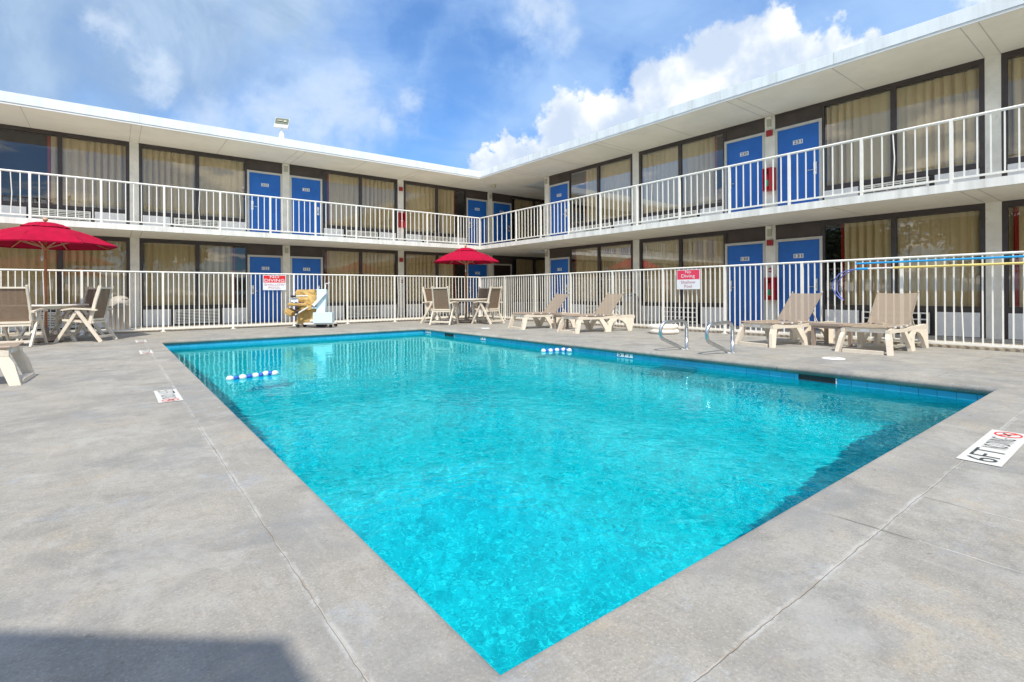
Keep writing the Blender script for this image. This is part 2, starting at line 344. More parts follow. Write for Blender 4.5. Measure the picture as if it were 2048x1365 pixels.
# ------------------------------------------------------------------ mesh builder
class MB:
    def __init__(s): s.v = []; s.f = []; s.mi = []; s.sm = []; s.ms = []
    def mat(s, m):
        if m not in s.ms: s.ms.append(m)
        return s.ms.index(m)
    def add(s, vs, fs, m, smooth=False, X=None):
        o = len(s.v); k = s.mat(m)
        s.v += [tuple(X @ Vector(v)) if X else tuple(v) for v in vs]
        for f in fs: s.f.append([i+o for i in f]); s.mi.append(k); s.sm.append(smooth)
        return s
    def box(s, a, b, m, X=None):
        x0, x1 = sorted((a[0], b[0])); y0, y1 = sorted((a[1], b[1])); z0, z1 = sorted((a[2], b[2]))
        vs = [(x0, y0, z0), (x1, y0, z0), (x1, y1, z0), (x0, y1, z0), (x0, y0, z1), (x1, y0, z1), (x1, y1, z1), (x0, y1, z1)]
        return s.add(vs, [(0, 3, 2, 1), (4, 5, 6, 7), (0, 1, 5, 4), (1, 2, 6, 5), (2, 3, 7, 6), (3, 0, 4, 7)], m, False, X)
    def bar(s, p, q, w, h, m, up=(0, 0, 1)):
        p = Vector(p); q = Vector(q); d = (q-p); L = d.length; d.normalize(); up = Vector(up)
        if abs(d.dot(up)) > .99: up = Vector((1, 0, 0))
        a = d.cross(up).normalized(); b = a.cross(d)
        vs = [];
        for e in (p, q):
            for i, j in ((-1, -1), (1, -1), (1, 1), (-1, 1)): vs.append(e + a*(i*w/2) + b*(j*h/2))
        return s.add(vs, [(3, 2, 1, 0), (4, 5, 6, 7), (0, 1, 5, 4), (1, 2, 6, 5), (2, 3, 7, 6), (3, 0, 4, 7)], m)
    def tube(s, pts, r, m, n=10, closed=False, cap=True, rs=None):
        pts = [Vector(p) for p in pts]; N = len(pts); vs = []; fs = []
        prev = None
        for i, p in enumerate(pts):
            if closed: d = pts[(i+1) % N]-pts[i-1]
            else: d = pts[min(i+1, N-1)]-pts[max(i-1, 0)]
            d.normalize()
            if prev is None:
                u = Vector((0, 0, 1)) if abs(d.z) < .9 else Vector((1, 0, 0))
                a = d.cross(u).normalized()
            else: a = (prev - d*prev.dot(d)).normalized()
            prev = a; b = d.cross(a); rr = rs[i] if rs else r
            for k in range(n):
                t = 2*math.pi*k/n; vs.append(p + a*(math.cos(t)*rr) + b*(math.sin(t)*rr))
        for i in range(N if closed else N-1):
            j = (i+1) % N
            for k in range(n): fs.append((i*n+k, i*n+(k+1) % n, j*n+(k+1) % n, j*n+k))
        s.add(vs, fs, m, True)
        if cap and not closed:
            s.add(vs[:n], [tuple(range(n))[::-1]], m); s.add(vs[-n:], [tuple(range(n))], m)
        return s
    def lathe(s, prof, m, c=(0, 0, 0), n=20, smooth=True):
        vs = []; fs = []
        for r, z in prof:
            for k in range(n):
                t = 2*math.pi*k/n; vs.append((c[0]+r*math.cos(t), c[1]+r*math.sin(t), c[2]+z))
        for i in range(len(prof)-1):
            for k in range(n): fs.append((i*n+k, i*n+(k+1) % n, (i+1)*n+(k+1) % n, (i+1)*n+k))
        return s.add(vs, fs, m, smooth)
    def build(s, name, parent=None, loc=None, rz=0):
        me = bpy.data.meshes.new(name); me.from_pydata(s.v, [], s.f); me.update()
        for m in s.ms: me.materials.append(m)
        me.polygons.foreach_set('material_index', s.mi); me.polygons.foreach_set('use_smooth', s.sm); me.update()
        o = bpy.data.objects.new(name, me); COL.objects.link(o)
        if parent: o.parent = parent
        if loc: o.location = loc; o.rotation_euler = (0, 0, rz)
        return o
def tag(o, label=None, cat=None, group=None, kind=None):
    if label: o['label'] = label
    if cat: o['category'] = cat
    if group: o['group'] = group
    if kind: o['kind'] = kind
    return o
def empty(name, loc=(0, 0, 0), rz=0, **k):
    o = bpy.data.objects.new(name, None); o.empty_display_size = .1; COL.objects.link(o)
    o.location = loc; o.rotation_euler = (0, 0, rz); return tag(o, **k)
def copy_tree(o, parent=None):
    c = o.copy(); COL.objects.link(c)
    if parent: c.parent = parent
    for ch in o.children: copy_tree(ch, c)
    return c
def place(o, loc, rz, label, **k):
    o.location = loc; o.rotation_euler = (0, 0, rz); tag(o, label=label, **k); return o
_tc = {}
def text_into(mb, txt, m, M, width=None, height=1.0, bold=0.0, align='CENTER'):
    cu_ = bpy.data.curves.new('t', 'FONT'); cu_.body = txt; cu_.align_x = align; cu_.align_y = 'CENTER'; cu_.size = 1
    cu_.resolution_u = 3; cu_.offset = bold
    o = bpy.data.objects.new('t', cu_); COL.objects.link(o)
    dg = bpy.context.evaluated_depsgraph_get(); dg.update()
    me = bpy.data.meshes.new_from_object(o.evaluated_get(dg))
    vs = [v.co.copy() for v in me.vertices]; fs = [tuple(p.vertices) for p in me.polygons]
    COL.objects.unlink(o); bpy.data.objects.remove(o); bpy.data.curves.remove(cu_); bpy.data.meshes.remove(me)
    x0 = min(v.x for v in vs); x1 = max(v.x for v in vs); y0 = min(v.y for v in vs); y1 = max(v.y for v in vs)
    sy = height/(y1-y0); sx = width/(x1-x0) if width else sy
    vs = [Vector(((v.x-(x0+x1)/2)*sx, (v.y-(y0+y1)/2)*sy, 0)) for v in vs]
    mb.add(vs, fs, m, False, M)
def frame(o, x, y):   # matrix with origin o, local x and y axes
    x = Vector(x); y = Vector(y); z = x.cross(y); o = Vector(o)
    return Matrix(((x.x, y.x, z.x, o.x), (x.y, y.y, z.y, o.y), (x.z, y.z, z.z, o.z), (0, 0, 0, 1)))

# ------------------------------------------------------------------ dimensions
YL, XR = 17.628, 12.54           # wall planes of the two wings
YE, XE = 15.60, 10.66            # balcony edges
YF, XF = 15.742, 10.75           # roof fascia
YFN, XFN = 15.445, 10.56         # pool fence lines
PX0, PX1, PY0, PY1 = .762, 6.566, 1.032, 12.317
ZW = .04; F2 = 2.64; ZC = 2.506; WATER = -.15; FLOOR = -1.6

# ------------------------------------------------------------------ ground, deck, pool
def sheet(name, rects, z, m):
    mb = MB()
    for x0, y0, x1, y1 in rects: mb.add([(x0, y0, z), (x1, y0, z), (x1, y1, z), (x0, y1, z)], [(0, 1, 2, 3)], m)
    return tag(mb.build(name), kind='structure')
NO = .045  # bullnose reach
xa, xb, ya, yb = PX0-NO, PX1+NO, PY0-NO, PY1+NO
sheet('ground', [(-900, -900, -20, 900), (40, -900, 900, 900), (-20, -900, 40, -20), (-20, 45, 40, 900)], -.02, M_GROUND)
mb = MB()
xs = [-20, xa, xb, XFN+.06]; ys = [-20, ya, yb, YFN+.06]
for i in range(3):
    for j in range(3):
        if i == 1 and j == 1: continue
        mb.add([(xs[i], ys[j], 0), (xs[i+1], ys[j], 0), (xs[i+1], ys[j+1], 0), (xs[i], ys[j+1], 0)], [(0, 1, 2, 3)], M_DECK)
# rounded coping nose
prof = [(NO*math.cos(a) - NO, NO*math.sin(a) - NO) for a in [R(90-15*k) for k in range(0, 13)]]
loops = []
for px_, pz in prof:
    o_ = -px_ - NO   # distance inward negative
    e = NO + px_     # 0..NO inward reach
    loops.append([(xa+e, ya+e, pz), (xb-e, ya+e, pz), (xb-e, yb-e, pz), (xa+e, yb-e, pz)])
vs = [p for l in loops for p in l]; fs = []
for i in range(len(loops)-1):
    for k in range(4): fs.append((i*4+k, (i+1)*4+k, (i+1)*4+(k+1) % 4, i*4+(k+1) % 4))
mb.add(vs, fs, M_DECK, False)
dk = tag(mb.build('pool_deck'), kind='structure')
for p in dk.data.polygons: p.use_smooth = len(p.vertices) == 4 and abs(p.normal.z) < .9999
# walkway behind the fence, tan edge strip
mb = MB()
mb.box((-20, YFN+.06, -.1), (XFN+.06, YL+1, ZW), M_WALK); mb.box((XFN+.06, -20, -.1), (30, YL+1, ZW), M_WALK)
mb.box((-20, YFN+.045, -.05), (XFN+.045, YFN+.06, ZW-.004), M_KERB); mb.box((XFN+.045, -20, -.05), (XFN+.06, YFN+.06, ZW-.004), M_KERB)
tag(mb.build('walkway'), kind='structure')
# basin
mb = MB()
bx0, bx1, by0, by1 = PX0-.03, PX1+.03, PY0-.03, PY1+.03
TB = -.25
def wall(x0, y0, x1, y1, z0, z1, m): mb.add([(x0, y0, z0), (x1, y1, z0), (x1, y1, z1), (x0, y0, z1)], [(0, 1, 2, 3)], m)
for a in ((bx0, by0, bx1, by0), (bx1, by0, bx1, by1), (bx1, by1, bx0, by1), (bx0, by1, bx0, by0)):
    wall(*a, TB, -.05, M_TILE)
def zfl(y): return -2.05 + .95*max(0.0, min(1.0, (y-2.5)/9.0))
RC = .40; rings = [(0, None)] + [(RC*(1-math.cos(R(a_))), RC*(1-math.sin(R(a_)))) for a_ in range(0, 91, 15)]
vs = []
for e, dz_ in rings:
    for (x, y) in ((bx0+e, by0+e), (bx1-e, by0+e), (bx1-e, 2.5), (bx1-e, by1-e), (bx0+e, by1-e), (bx0+e, 2.5)):
        vs.append((x, y, TB if dz_ is None else zfl(y)+dz_))
fs = []
for i in range(len(rings)-1):
    for k in range(6): fs.append((i*6+k, i*6+(k+1) % 6, (i+1)*6+(k+1) % 6, (i+1)*6+k))
o_ = (len(rings)-1)*6; fs += [(o_, o_+1, o_+2, o_+5), (o_+5, o_+2, o_+3, o_+4)]
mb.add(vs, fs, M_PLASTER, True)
tag(mb.build('pool_basin'), kind='structure')
bpy.data.objects['pool_basin'].cycles.is_caustics_receiver = True
mb = MB(); mb.add([(bx0, by0, WATER), (bx1, by0, WATER), (bx1, by1, WATER), (bx0, by1, WATER)], [(0, 1, 2, 3)], M_WATER, True)
wt = tag(mb.build('water'), kind='structure'); wt.cycles.is_caustics_caster = True
# steps under the handrails (white nosings) and skimmer mouths
mb = MB()
for k in range(3): mb.box((PX1-.16, 4.15, -.26-.16*k), (PX1+.02, 4.70, -.235-.16*k), M_WPL)
tag(mb.build('pool_ladder'), 'submerged white ladder treads in the pool wall below the steel grab rails', 'ladder')
for y0, y1, lb in ((2.39, 2.80, 'dark skimmer slot in the blue tile nearest the pool corner at right'), (10.8, 11.24, 'small dark skimmer slot in the blue tile at the far end of the pool')):
    mb = MB(); mb.box((bx1-.004, y0, -.155), (bx1+.1, y1, -.06), M_BLACK); mb.box((bx1-.008, y0-.012, -.16), (bx1-.0045, y0, -.055), M_WPL)
    tag(mb.build('pool_skimmer'), lb, 'pool skimmer', 'skimmer openings in the pool wall')
# depth tiles in the waterline
for (yc, wd, txt, lb) in ((5.485, .32, '5 FT', 'depth tile reading 5 FT in the waterline beside the grab rails'), (9.55, .2, 'FT', 'small depth tile reading FT in the waterline near the far float line end'), (12.10, .28, '3 FT', 'depth tile reading 3 FT in the waterline at the far right corner')):
    mb = MB(); mb.box((bx1-.010, yc-wd/2, -.138), (bx1-.004, yc+wd/2, -.058), M_SIGNW)
    text_into(mb, txt, M_INK, frame((bx1-.012, yc, -.098), (0, -1, 0), (0, 0, 1)), wd*.85, .062, .012)
    tag(mb.build('depth_tile'), lb, 'depth tile', 'depth tiles set in the waterline')
# depth markers on the deck
def deck_marker(o, xd, yd, L, W, depth, label, full=True):
    mb = MB(); M = frame((o[0], o[1], .004), xd, yd)
    mb.add([(-L/2, -W/2, 0), (L/2, -W/2, 0), (L/2, W/2, 0), (-L/2, W/2, 0)], [(0, 1, 2, 3)], M_MARK, False, M)
    M2 = frame((o[0], o[1], .006), xd, yd)
    T2 = lambda x: M2 @ Matrix.Translation((x, 0, 0))
    text_into(mb, depth, M_INK, T2(-L*.29), L*.32, W*.70, -.008)
    text_into(mb, 'NO DIVING', M_INK, T2(L*.085), L*.34, W*.60, -.01)
    c = L*.385; ra, rb = L*.085, W*.36; rr = []
    n = 28
    vs = [(c+ra*math.cos(2*math.pi*k/n), rb*math.sin(2*math.pi*k/n), 0) for k in range(n)] + [(c+ra*.78*math.cos(2*math.pi*k/n), rb*.86*math.sin(2*math.pi*k/n), 0) for k in range(n)]
    mb.add(vs, [(k, (k+1) % n, n+(k+1) % n, n+k) for k in range(n)], M_SIGNR, False, M2)
    mb.add([(c-ra*.7, rb*.5, .0005), (c-ra*.55, rb*.65, .0005), (c+ra*.7, -rb*.5, .0005), (c+ra*.55, -rb*.65, .0005)], [(0, 3, 2, 1)], M_SIGNR, False, M2)
    mb.add([(c-ra*.5, -rb*.1, .0002), (c-ra*.2, -rb*.25, .0002), (c+ra*.45, rb*.35, .0002), (c+ra*.3, rb*.45, .0002)], [(0, 1, 2, 3)], M_INK, False, M2)
    return tag(mb.build('depth_marker'), label, 'depth marker', 'depth markers set in the deck round the pool')
deck_marker((4.125, .642), (1, 0, 0), (0, 1, 0), .94, .185, '6FT', 'large white deck marker reading 6FT NO DIVING on the near right edge')
deck_marker((.394, 5.655), (0, -1, 0), (1, 0, 0), .69, .18, '5 FT', 'white deck marker reading 5 FT on the left edge, nearest of three in a row')
deck_marker((.418, 10.16), (0, -1, 0), (1, 0, 0), .69, .17, '4 FT', 'white deck marker on the left edge, middle of three in a row')
deck_marker((.436, 12.58), (0, -1, 0), (1, 0, 0), .69, .17, '3 FT', 'white deck marker on the left edge by the far corner of the pool')
for (x, y, r, lb) in ((7.735, 2.831, .14, 'round white skimmer lid in the deck in front of the right loungers'), (7.6, 10.9, .12, 'round white skimmer lid in the deck in front of the patio table beyond the pool')):
    mb = MB(); mb.lathe([(0, .012), (r*.9, .012), (r, .003)], M_WPL, (x, y, 0), 24); mb.lathe([(r*.15, .0135), (r*.25, .0145), (r*.28, .0135)], M_BIN, (x, y, 0), 12)
    tag(mb.build('skimmer_lid'), lb, 'skimmer lid', 'round lids in the deck')

# ------------------------------------------------------------------ the motel
bld = empty('motel_building', (XR, YL, 0), label='two storey white motel with blue doors wrapped round two sides of the pool', cat='building')
BO = Vector((-XR, -YL, 0))
def bpart(mb, name, parent=None, label=None):
    mb.v = [tuple(Vector(v)+BO) for v in mb.v] if mb.v else mb.v
    return tag(mb.build(name, parent or bld), label)
def wp(w, s, d, z): return (s, YL-d, z) if w == 'L' else (XR-d, s, z)
def wbox(mb, w, s0, s1, d0, d1, z0, z1, m): return mb.box(wp(w, s0, d0, z0), wp(w, s1, d1, z1), m)
cols = {'L': [(-7.72, -7.50), (-3.72, -3.5), (.38, .59), (4.34, 4.56), (8.36, 8.60), (12.445, 12.677), (16.40, 16.62)], 'R': [(-6.1, -5.88), (-2.1, -1.9), (1.864, 2.083), (5.83, 6.07), (9.86, 10.10), (13.90, 14.14)]}
# roof (inner corner fascia with lip and drip groove)
mb = MB()
z0, z1 = F2+ZC, 5.42
mb.box((-9, YF+.03, z0+.02), (30, 30, z1-.03), M_FASC); mb.box((XF+.03, -9, z0+.02), (24, YF+.03, z1-.03), M_FASC)
mb.box((-9, YF, z0+.05), (XF, YF+.03, z1), M_FASC); mb.box((XF, -9, z0+.05), (XF+.03, YF+.03, z1), M_FASC)
mb.box((-9, YF+.012, z0), (XF+.012, YF+.03, z0+.045), M_WHITE); mb.box((XF+.012, -9, z0), (XF+.03, YF+.03, z0+.045), M_WHITE)
for x in range(-9, 11, 3): mb.box((x+.55, YF-.0025, z0+.052), (x+.556, YF, z1-.002), M_JOINT)
for y in range(-9, 15, 3): mb.box((XF-.0025, y+.9, z0+.052), (XF, y+.906, z1-.002), M_JOINT)
bpart(mb, 'roof')
def soffit(z, ye, xe, name):
    mb = MB()
    mb.add([(-9, ye, z), (26, ye, z), (26, YL+.3, z), (-9, YL+.3, z)], [(3, 2, 1, 0)], M_SOFF)
    mb.add([(xe, -9, z), (XR+.3, -9, z), (XR+.3, ye, z), (xe, ye, z)], [(3, 2, 1, 0)], M_SOFF)
    for a, b in cols['L'][:-1]:
        for s in (a, b, (a+b)/2+2.0):
            if s < xe: mb.box((s-.006, ye+.02, z-.0035), (s+.006, YL-.002, z-.0005), M_JOINT)
    for a, b in cols['R']:
        for s in (a, b, (a+b)/2-2.0): mb.box((xe+.02, s-.006, z-.0035), (XR-.002, s+.006, z-.0005), M_JOINT)
    return bpart(mb, name)
soffit(z0-.002, YF+.03, XF+.03, 'roof_soffit')
mb = MB()
mb.box((-9, YE, ZC), (26, YL+.3, 2.645), M_SLAB); mb.box((XE, -9, ZC), (XR+.3, YE, 2.645), M_SLAB)
bpart(mb, 'balcony_slab')
soffit(ZC-.003, YE+.03, XE+.03, 'balcony_soffit')
# walls: party columns, backing
mb = MB()
for w in 'LR':
    for a, b in cols[w]:
        for zz in (ZW, 2.645):
            top = (ZC if zz < 1 else F2+ZC)-.003
            mb = MB(); wbox(mb, w, a, b, 0, -.25, zz, top, M_WALL); bpart(mb, 'column')
mb = MB(); mb.box((XR+.25, 14.0, ZW), (24, 14.14, F2+ZC-.003), M_WALL)      # end wall of the right wing inside the passage
bpart(mb, 'wall')
mb = MB()
for lo, hi in ((ZW, ZC-.003), (2.645, F2+ZC-.003)):
    mb.box((-9, YL+.55, lo), (20, YL+.8, hi), M_DARK); mb.box((XR+.55, -9, lo), (XR+.8, 14.0, hi), M_DARK)
    mb.box((19.8, 14.14, lo), (20, YL+.55, hi), M_DARK)
    for w in 'LR':
        for a, b in cols[w]: wbox(mb, w, a+.02, b-.02, -.25, -.55, lo, hi, M_DARK)
bpart(mb, 'interior_wall')

def curtain(w, s0, s1, z0, z1, m, amp=.10, wl=.17):
    mb = MB(); n = max(12, int(abs(s1-s0)/wl*14)); ph = random.random()*6
    vs = []; rowz = [z1, z1-.10, z1-.5, z0+.5, z0]
    for r_, z in enumerate(rowz):
        for i in range(n+1):
            s = s0+(s1-s0)*i/n
            q = s/wl*math.pi + ph + .9*math.sin(s*4.1+ph) + .10*math.sin(z*2.3+s*7)*(r_ > 1)
            fold = abs(math.cos(q))**9
            a = amp*(.35, .8, 1, .9, .8)[r_]*(.6+.4*math.sin(s*2.7+ph*2))
            dd_ = -.11 - a*fold - .012*math.sin(2*q+.7) - .01*math.sin(s*9+z)
            vs.append(wp(w, s, dd_, z))
    fs = [(r_*(n+1)+i, r_*(n+1)+i+1, (r_+1)*(n+1)+i+1, (r_+1)*(n+1)+i) for r_ in range(len(rowz)-1) for i in range(n)]
    mb.add(vs, fs, m, True); return mb
def grille(w, a, b, z0, z1, lattice):
    mb = MB()
    wbox(mb, w, a, b, -.05, .045, z0, z1, M_DARK)
    wbox(mb, w, a-.012, b+.012, .045, .062, z1-.03, z1+.0, M_GRILLE); wbox(mb, w, a-.012, b+.012, .045, .062, z0, z0+.03, M_GRILLE)
    wbox(mb, w, a-.012, a+.03, .045, .063, z0+.001, z1-.001, M_GRILLE); wbox(mb, w, b-.03, b+.012, .045, .063, z0+.001, z1-.001, M_GRILLE)
    if lattice:
        for k in range(1, 3):
            z = z0+(z1-z0)*k/3; wbox(mb, w, a, b, .045, .06, z-.012, z+.012, M_PANEL)
        for k in range(1, 8):
            s = a+(b-a)*k/8; wbox(mb, w, s-.014, s+.014, .045, .059, z0, z1, M_PANEL)
    else:
        n = 8
        for k in range(n):
            z = z0+.03+(z1-z0-.06)*(k+.5)/n; wbox(mb, w, a, b, .045, .06, z-.013, z+.011, M_GRILLE)
        for k in range(1, 5):
            s = a+(b-a)*k/5; wbox(mb, w, s-.007, s+.007, .045, .061, z0+.002, z1-.002, M_GRILLE)
    return mb
SH = [0]
def room(w, lo, hi, door_low, fl, num, cstart, lining, darkdoor=False, endline=False):
    Z = F2 if fl else 0.0; zf = 2.645 if fl else ZW; W_ = hi-lo; k = W_/3.78
    def S_(t): return lo+t*k if door_low else hi-t*k
    def rb(mb, t0, t1, d0, d1, z0, z1, m): a, b = sorted((S_(t0), S_(t1))); wbox(mb, w, a, b, d0, d1, z0, z1, m)
    top = Z+ZC-.003
    # window: frame members
    mb = MB()
    rb(mb, 1.04, 3.78, -.08, .0, Z+2.40, top, M_FRAME)
    for t0, t1 in ((1.04, 1.085), (2.33, 2.42), (3.70, 3.78)): rb(mb, t0, t1, -.08, .002, Z+.52, Z+2.40, M_FRAME)
    rb(mb, 1.085, 3.70, -.08, .0, Z+.52, Z+.615, M_FRAME)
    rb(mb, 1.04, 3.78, -.10, -.02, zf, Z+.52, M_FRAME)
    wn_ = bpart(mb, 'window')
    mb = MB()
    for t0, t1 in ((1.085, 2.33), (2.42, 3.70)):
        a, b = S_(t0), S_(t1)
        a, b = sorted((a, b))
        vs = [wp(w, a, -.03, Z+.615), wp(w, b, -.03, Z+.615), wp(w, b, -.03, Z+2.40), wp(w, a, -.03, Z+2.40)]
        mb.add(vs, [(0, 1, 2, 3)], M_GLASS)
    bpart(mb, 'pane', wn_)
    a, b = sorted((S_(cstart), S_(3.72)))
    bpart(curtain(w, a, b, Z+.55, Z+2.39, M_CURT), 'curtain', wn_)
    if lining:
        a, b = sorted((S_(cstart-.065), S_(cstart-.01)))
        bpart(curtain(w, a, b, Z+.55, Z+2.385, M_LINE, .02, .06), 'curtain_lining', wn_, 'dark red curtain lining')
    if endline:
        a, b = sorted((S_(3.57), S_(3.64)))
        mb2 = curtain(w, a, b, Z+.55, Z+2.38, M_LINE, .02, .06); mb2.v = [tuple(Vector(v)+Vector(wp(w, 0, .05, 0))-Vector(wp(w, 0, 0, 0))) for v in mb2.v]
        bpart(mb2, 'curtain_lining', wn_, 'dark red curtain lining')
    for t0, t1 in ((1.09, 1.75), (3.05, 3.70)):
        mb = MB(); rb(mb, t0, t1, -.02, .012, Z+.05 if not fl else zf+.005, Z+.505, M_PANEL); bpart(mb, 'spandrel_panel', wn_)
    a, b = sorted((S_(1.83), S_(2.96)))
    bpart(grille(w, a, b, max(Z+.08, zf+.03), Z+.49, (not fl) and w == 'R' and lo < 9.9), 'air_conditioner_grille', wn_)
    # door
    mb = MB(); rb(mb, .065, .975, -.05, -.012, zf+.01, Z+2.085, M_DOORDK if darkdoor else M_BLUE)
    dr = bpart(mb, 'door', None, ('dark open doorway leaf' if darkdoor else 'blue door numbered %s' % num))
    mb = MB()
    rb(mb, .0, .06, -.07, .012, zf, Z+2.15, M_DFRAME); rb(mb, .98, 1.04, -.07, .012, zf, Z+2.15, M_DFRAME); rb(mb, .06, .98, -.07, .012, Z+2.09, Z+2.15, M_DFRAME)
    bpart(mb, 'door_frame', dr)
    mb = MB(); rb(mb, 0, 1.04, -.07, -.015, Z+2.15, top, M_TRANSOM); rb(mb, 0, 1.04, -.015, .003, top-.055, top-.001, M_FRAME); rb(mb, 1.0, 1.04, -.015, .004, Z+2.15, top-.056, M_FRAME)
    bpart(mb, 'transom', dr)
    if not darkdoor:
        sd = wp(w, 1, 0, 0); xd = (1, 0, 0) if w == 'L' else (0, -1, 0)
        mb = MB(); pc = .52
        a, b = sorted((S_(pc-.11), S_(pc+.11))); zc = Z+1.735
        wbox(mb, w, a, b, -.012, -.006, zc-.05, zc+.05, M_SIGNW)
        text_into(mb, num, M_INK, frame(wp(w, S_(pc), -.003, zc), xd, (0, 0, 1)), .17, .072, .012)
        bpart(mb, 'number_plate', dr)
        mb = MB(); t0 = .86
        rb(mb, t0, t0+.075, -.012, .006, Z+.92, Z+1.20, M_STEEL); rb(mb, t0+.005, t0+.07, .006, .02, Z+1.10, Z+1.18, M_SIGNW); rb(mb, t0+.01, t0+.065, .006, .016, Z+.93, Z+.98, M_SIGNW)
        a, b = S_(t0+.04), S_(t0-.10)
        mb.tube([wp(w, a, .004, Z+1.02), wp(w, a, .05, Z+1.02), wp(w, b, .055, Z+1.02)], .011, M_STEEL, 8)
        bpart(mb, 'door_handle', dr)
    return wn_
RO = {  # wing, lo, hi, door_low, (lower num, upper num), curtain starts (lower, upper), linings
 'a': ('L', -3.5, .38, True, ('121', '221'), (1.1, 2.2), (0, 1)),
 'b': ('L', .59, 4.34, False, ('122', '222'), (1.44, 1.1), (1, 0)),
 'c': ('L', 4.56, 8.36, True, ('123', '223'), (1.22, 1.30), (1, 1)),
 'd': ('L', 8.60, 12.445, False, ('124', '224'), (1.6, 1.57), (1, 1)),
 'e': ('L', 12.677, 16.40, True, ('125', '225'), (1.4, 1.3), (0, 0)),
 'f': ('R', 10.10, 13.90, False, ('129', '229'), (1.25, 1.75), (1, 1)),
 'g': ('R', 6.07, 9.86, True, ('130', '230'), (1.1, 1.38), (0, 1)),
 'h': ('R', 2.083, 5.83, False, ('131', '231'), (1.45, 1.1), (1, 0)),
 'i': ('R', -1.9, 1.864, True, ('132', '232'), (1.1, 1.1), (0, 0)),
 'j': ('R', -5.88, -2.1, False, ('133', '233'), (1.1, 1.1), (0, 0)),
 'k': ('L', -7.5, -3.72, False, ('120', '220'), (1.1, 1.1), (0, 0)),
}
for k_, (w_, lo, hi, dl, nums, cs, ln) in RO.items():
    for fl in (0, 1): room(w_, lo, hi, dl, fl, nums[fl], cs[fl], ln[fl], darkdoor=(k_ == 'e' and fl == 0), endline=(k_ == 'i' and fl == 0))
# balcony railing
def baluster(mb, p, z0, z1, w=.019, kink=False, along=(1, 0)):
    x, y = p
    if kink:
        k = .022*random.choice((-1, 1)); zm = z0+(z1-z0)*random.uniform(.4, .65); ax = Vector((along[0], along[1], 0))
        a = Vector((x, y, z0)); b = Vector((x, y, zm))+ax*k; c = Vector((x, y, z1))
        mb.tube([a, b, c], w*.52, M_RAIL, 6)
    else: mb.box((x-w/2, y-w/2, z0), (x+w/2, y+w/2, z1), M_RAIL)
def railing(pts, axis, posts, nbal, fixed, z0, z1, parent, base, tubr=.022, kinkp=0.0, panel_name='baluster_panel', off=BO, post_w=.045, toprail='top_rail', endcut=None):
    def P(s, o_=0): return (s, fixed+o_) if axis == 'x' else (fixed+o_, s)
    al = (1, 0) if axis == 'x' else (0, 1)
    def bp(mb, n):
        mb.v = [tuple(Vector(v)+off) for v in mb.v]; return mb.build(n, parent)
    a, b = pts
    mb = MB(); mb.tube([(*P(a), z1), (*P(b), z1)], tubr, M_RAIL, 10); bp(mb, toprail)
    mb = MB(); mb.box((*[c-.015 for c in P(a)], z0-.015), (*[c+.015 for c in P(b)], z0+.015), M_RAIL); bp(mb, 'bottom_rail')
    for s in posts:
        mb = MB(); x, y = P(s); mb.box((x-post_w/2, y-post_w/2, base), (x+post_w/2, y+post_w/2, z1-tubr*.3), M_RAIL)
        if base < .01: mb.box((x-.055, y-.055, base+.001), (x+.055, y+.055, base+.012), M_RAIL)
        bp(mb, 'post')
    for s, e in zip(posts[:-1], posts[1:]):
        mb = MB()
        for k in range(1, nbal+1): baluster(mb, P(s+(e-s)*k/(nbal+1)), z0, z1-tubr*.5, kink=random.random() < kinkp, along=al)
        bp(mb, panel_name)
lp = [-.207+1.243*k for k in range(-6, 9)] + [XE]
railing((-7.7, XE-.01), 'x', lp, 7, YE+.03, 2.715, 3.664, bld, 2.646, kinkp=.12)
rp = [] + [14.76-1.258*k for k in range(1, 16)]
rp = [YE+.03] + rp
railing((YE, -4.1), 'y', rp, 7, XE+.03, 2.715, 3.664, bld, 2.646, kinkp=.05)

# ------------------------------------------------------------------ pool fences
fo = Vector((0, 0, 0))
fa = empty('pool_fence', label='white metal picket fence along the left side of the deck, behind the pool lift', cat='fence', group='white fences round the pool')
fposts = [.987+1.552*k for k in range(-5, 7)] + [XFN-.08]
fposts = [s for s in fposts if s < XFN-.3] + [XFN-.06]
railing((-7.0, XFN-.05), 'x', fposts, 13, YFN, .075, 1.483, fa, .002, .02, .02, 'picket_panel', fo)
fb = empty('pool_fence', label='white metal picket fence along the right side of the deck, behind the loungers', cat='fence', group='white fences round the pool')
fposts = [YFN] + [13.972-1.594*k for k in range(0, 12)]
railing((YFN, -3.6), 'y', fposts, 13, XFN, .075, 1.475, fb, .002, .02, .02, 'picket_panel', fo)

# ------------------------------------------------------------------ signs on the fences
def sign(o, xd, W, H, l1, l2, l3, l4, red, ink, label, serif=False):
    mb = MB(); yd = (0, 0, 1); M = frame(o, xd, yd)
    mb.box((-W/2, -H/2, -.004), (W/2, H/2, 0), M_SIGNW, M)
    M1 = M @ Matrix.Translation((0, 0, .0015)); M2 = M @ Matrix.Translation((0, 0, .003))
    top = H/2-.012; mid = H/2-H*.50
    mb.box((-W/2+.015, mid, .0001), (W/2-.015, top, .001), red, M)
    def tx(s, y, w_, h_, m, b): text_into(mb, s, m, M2 @ Matrix.Translation((0, y, 0)), w_, h_, b)
    bd = .0 if serif else .004
    tx(l1, H*.385, W*(.24 if serif else .40), H*.155, M_SIGNW, bd); tx(l2, H*.15, W*(.58 if serif else .86), H*(.22 if serif else .20), M_SIGNW, bd)
    tx(l3, -H*.135, W*(.62 if serif else .88), H*.15, ink, 0); tx(l4, -H*.345, W*(.32 if serif else .52), H*.15, ink, 0)
    return tag(mb.build('sign'), label, 'sign', 'no diving signs on the fences')
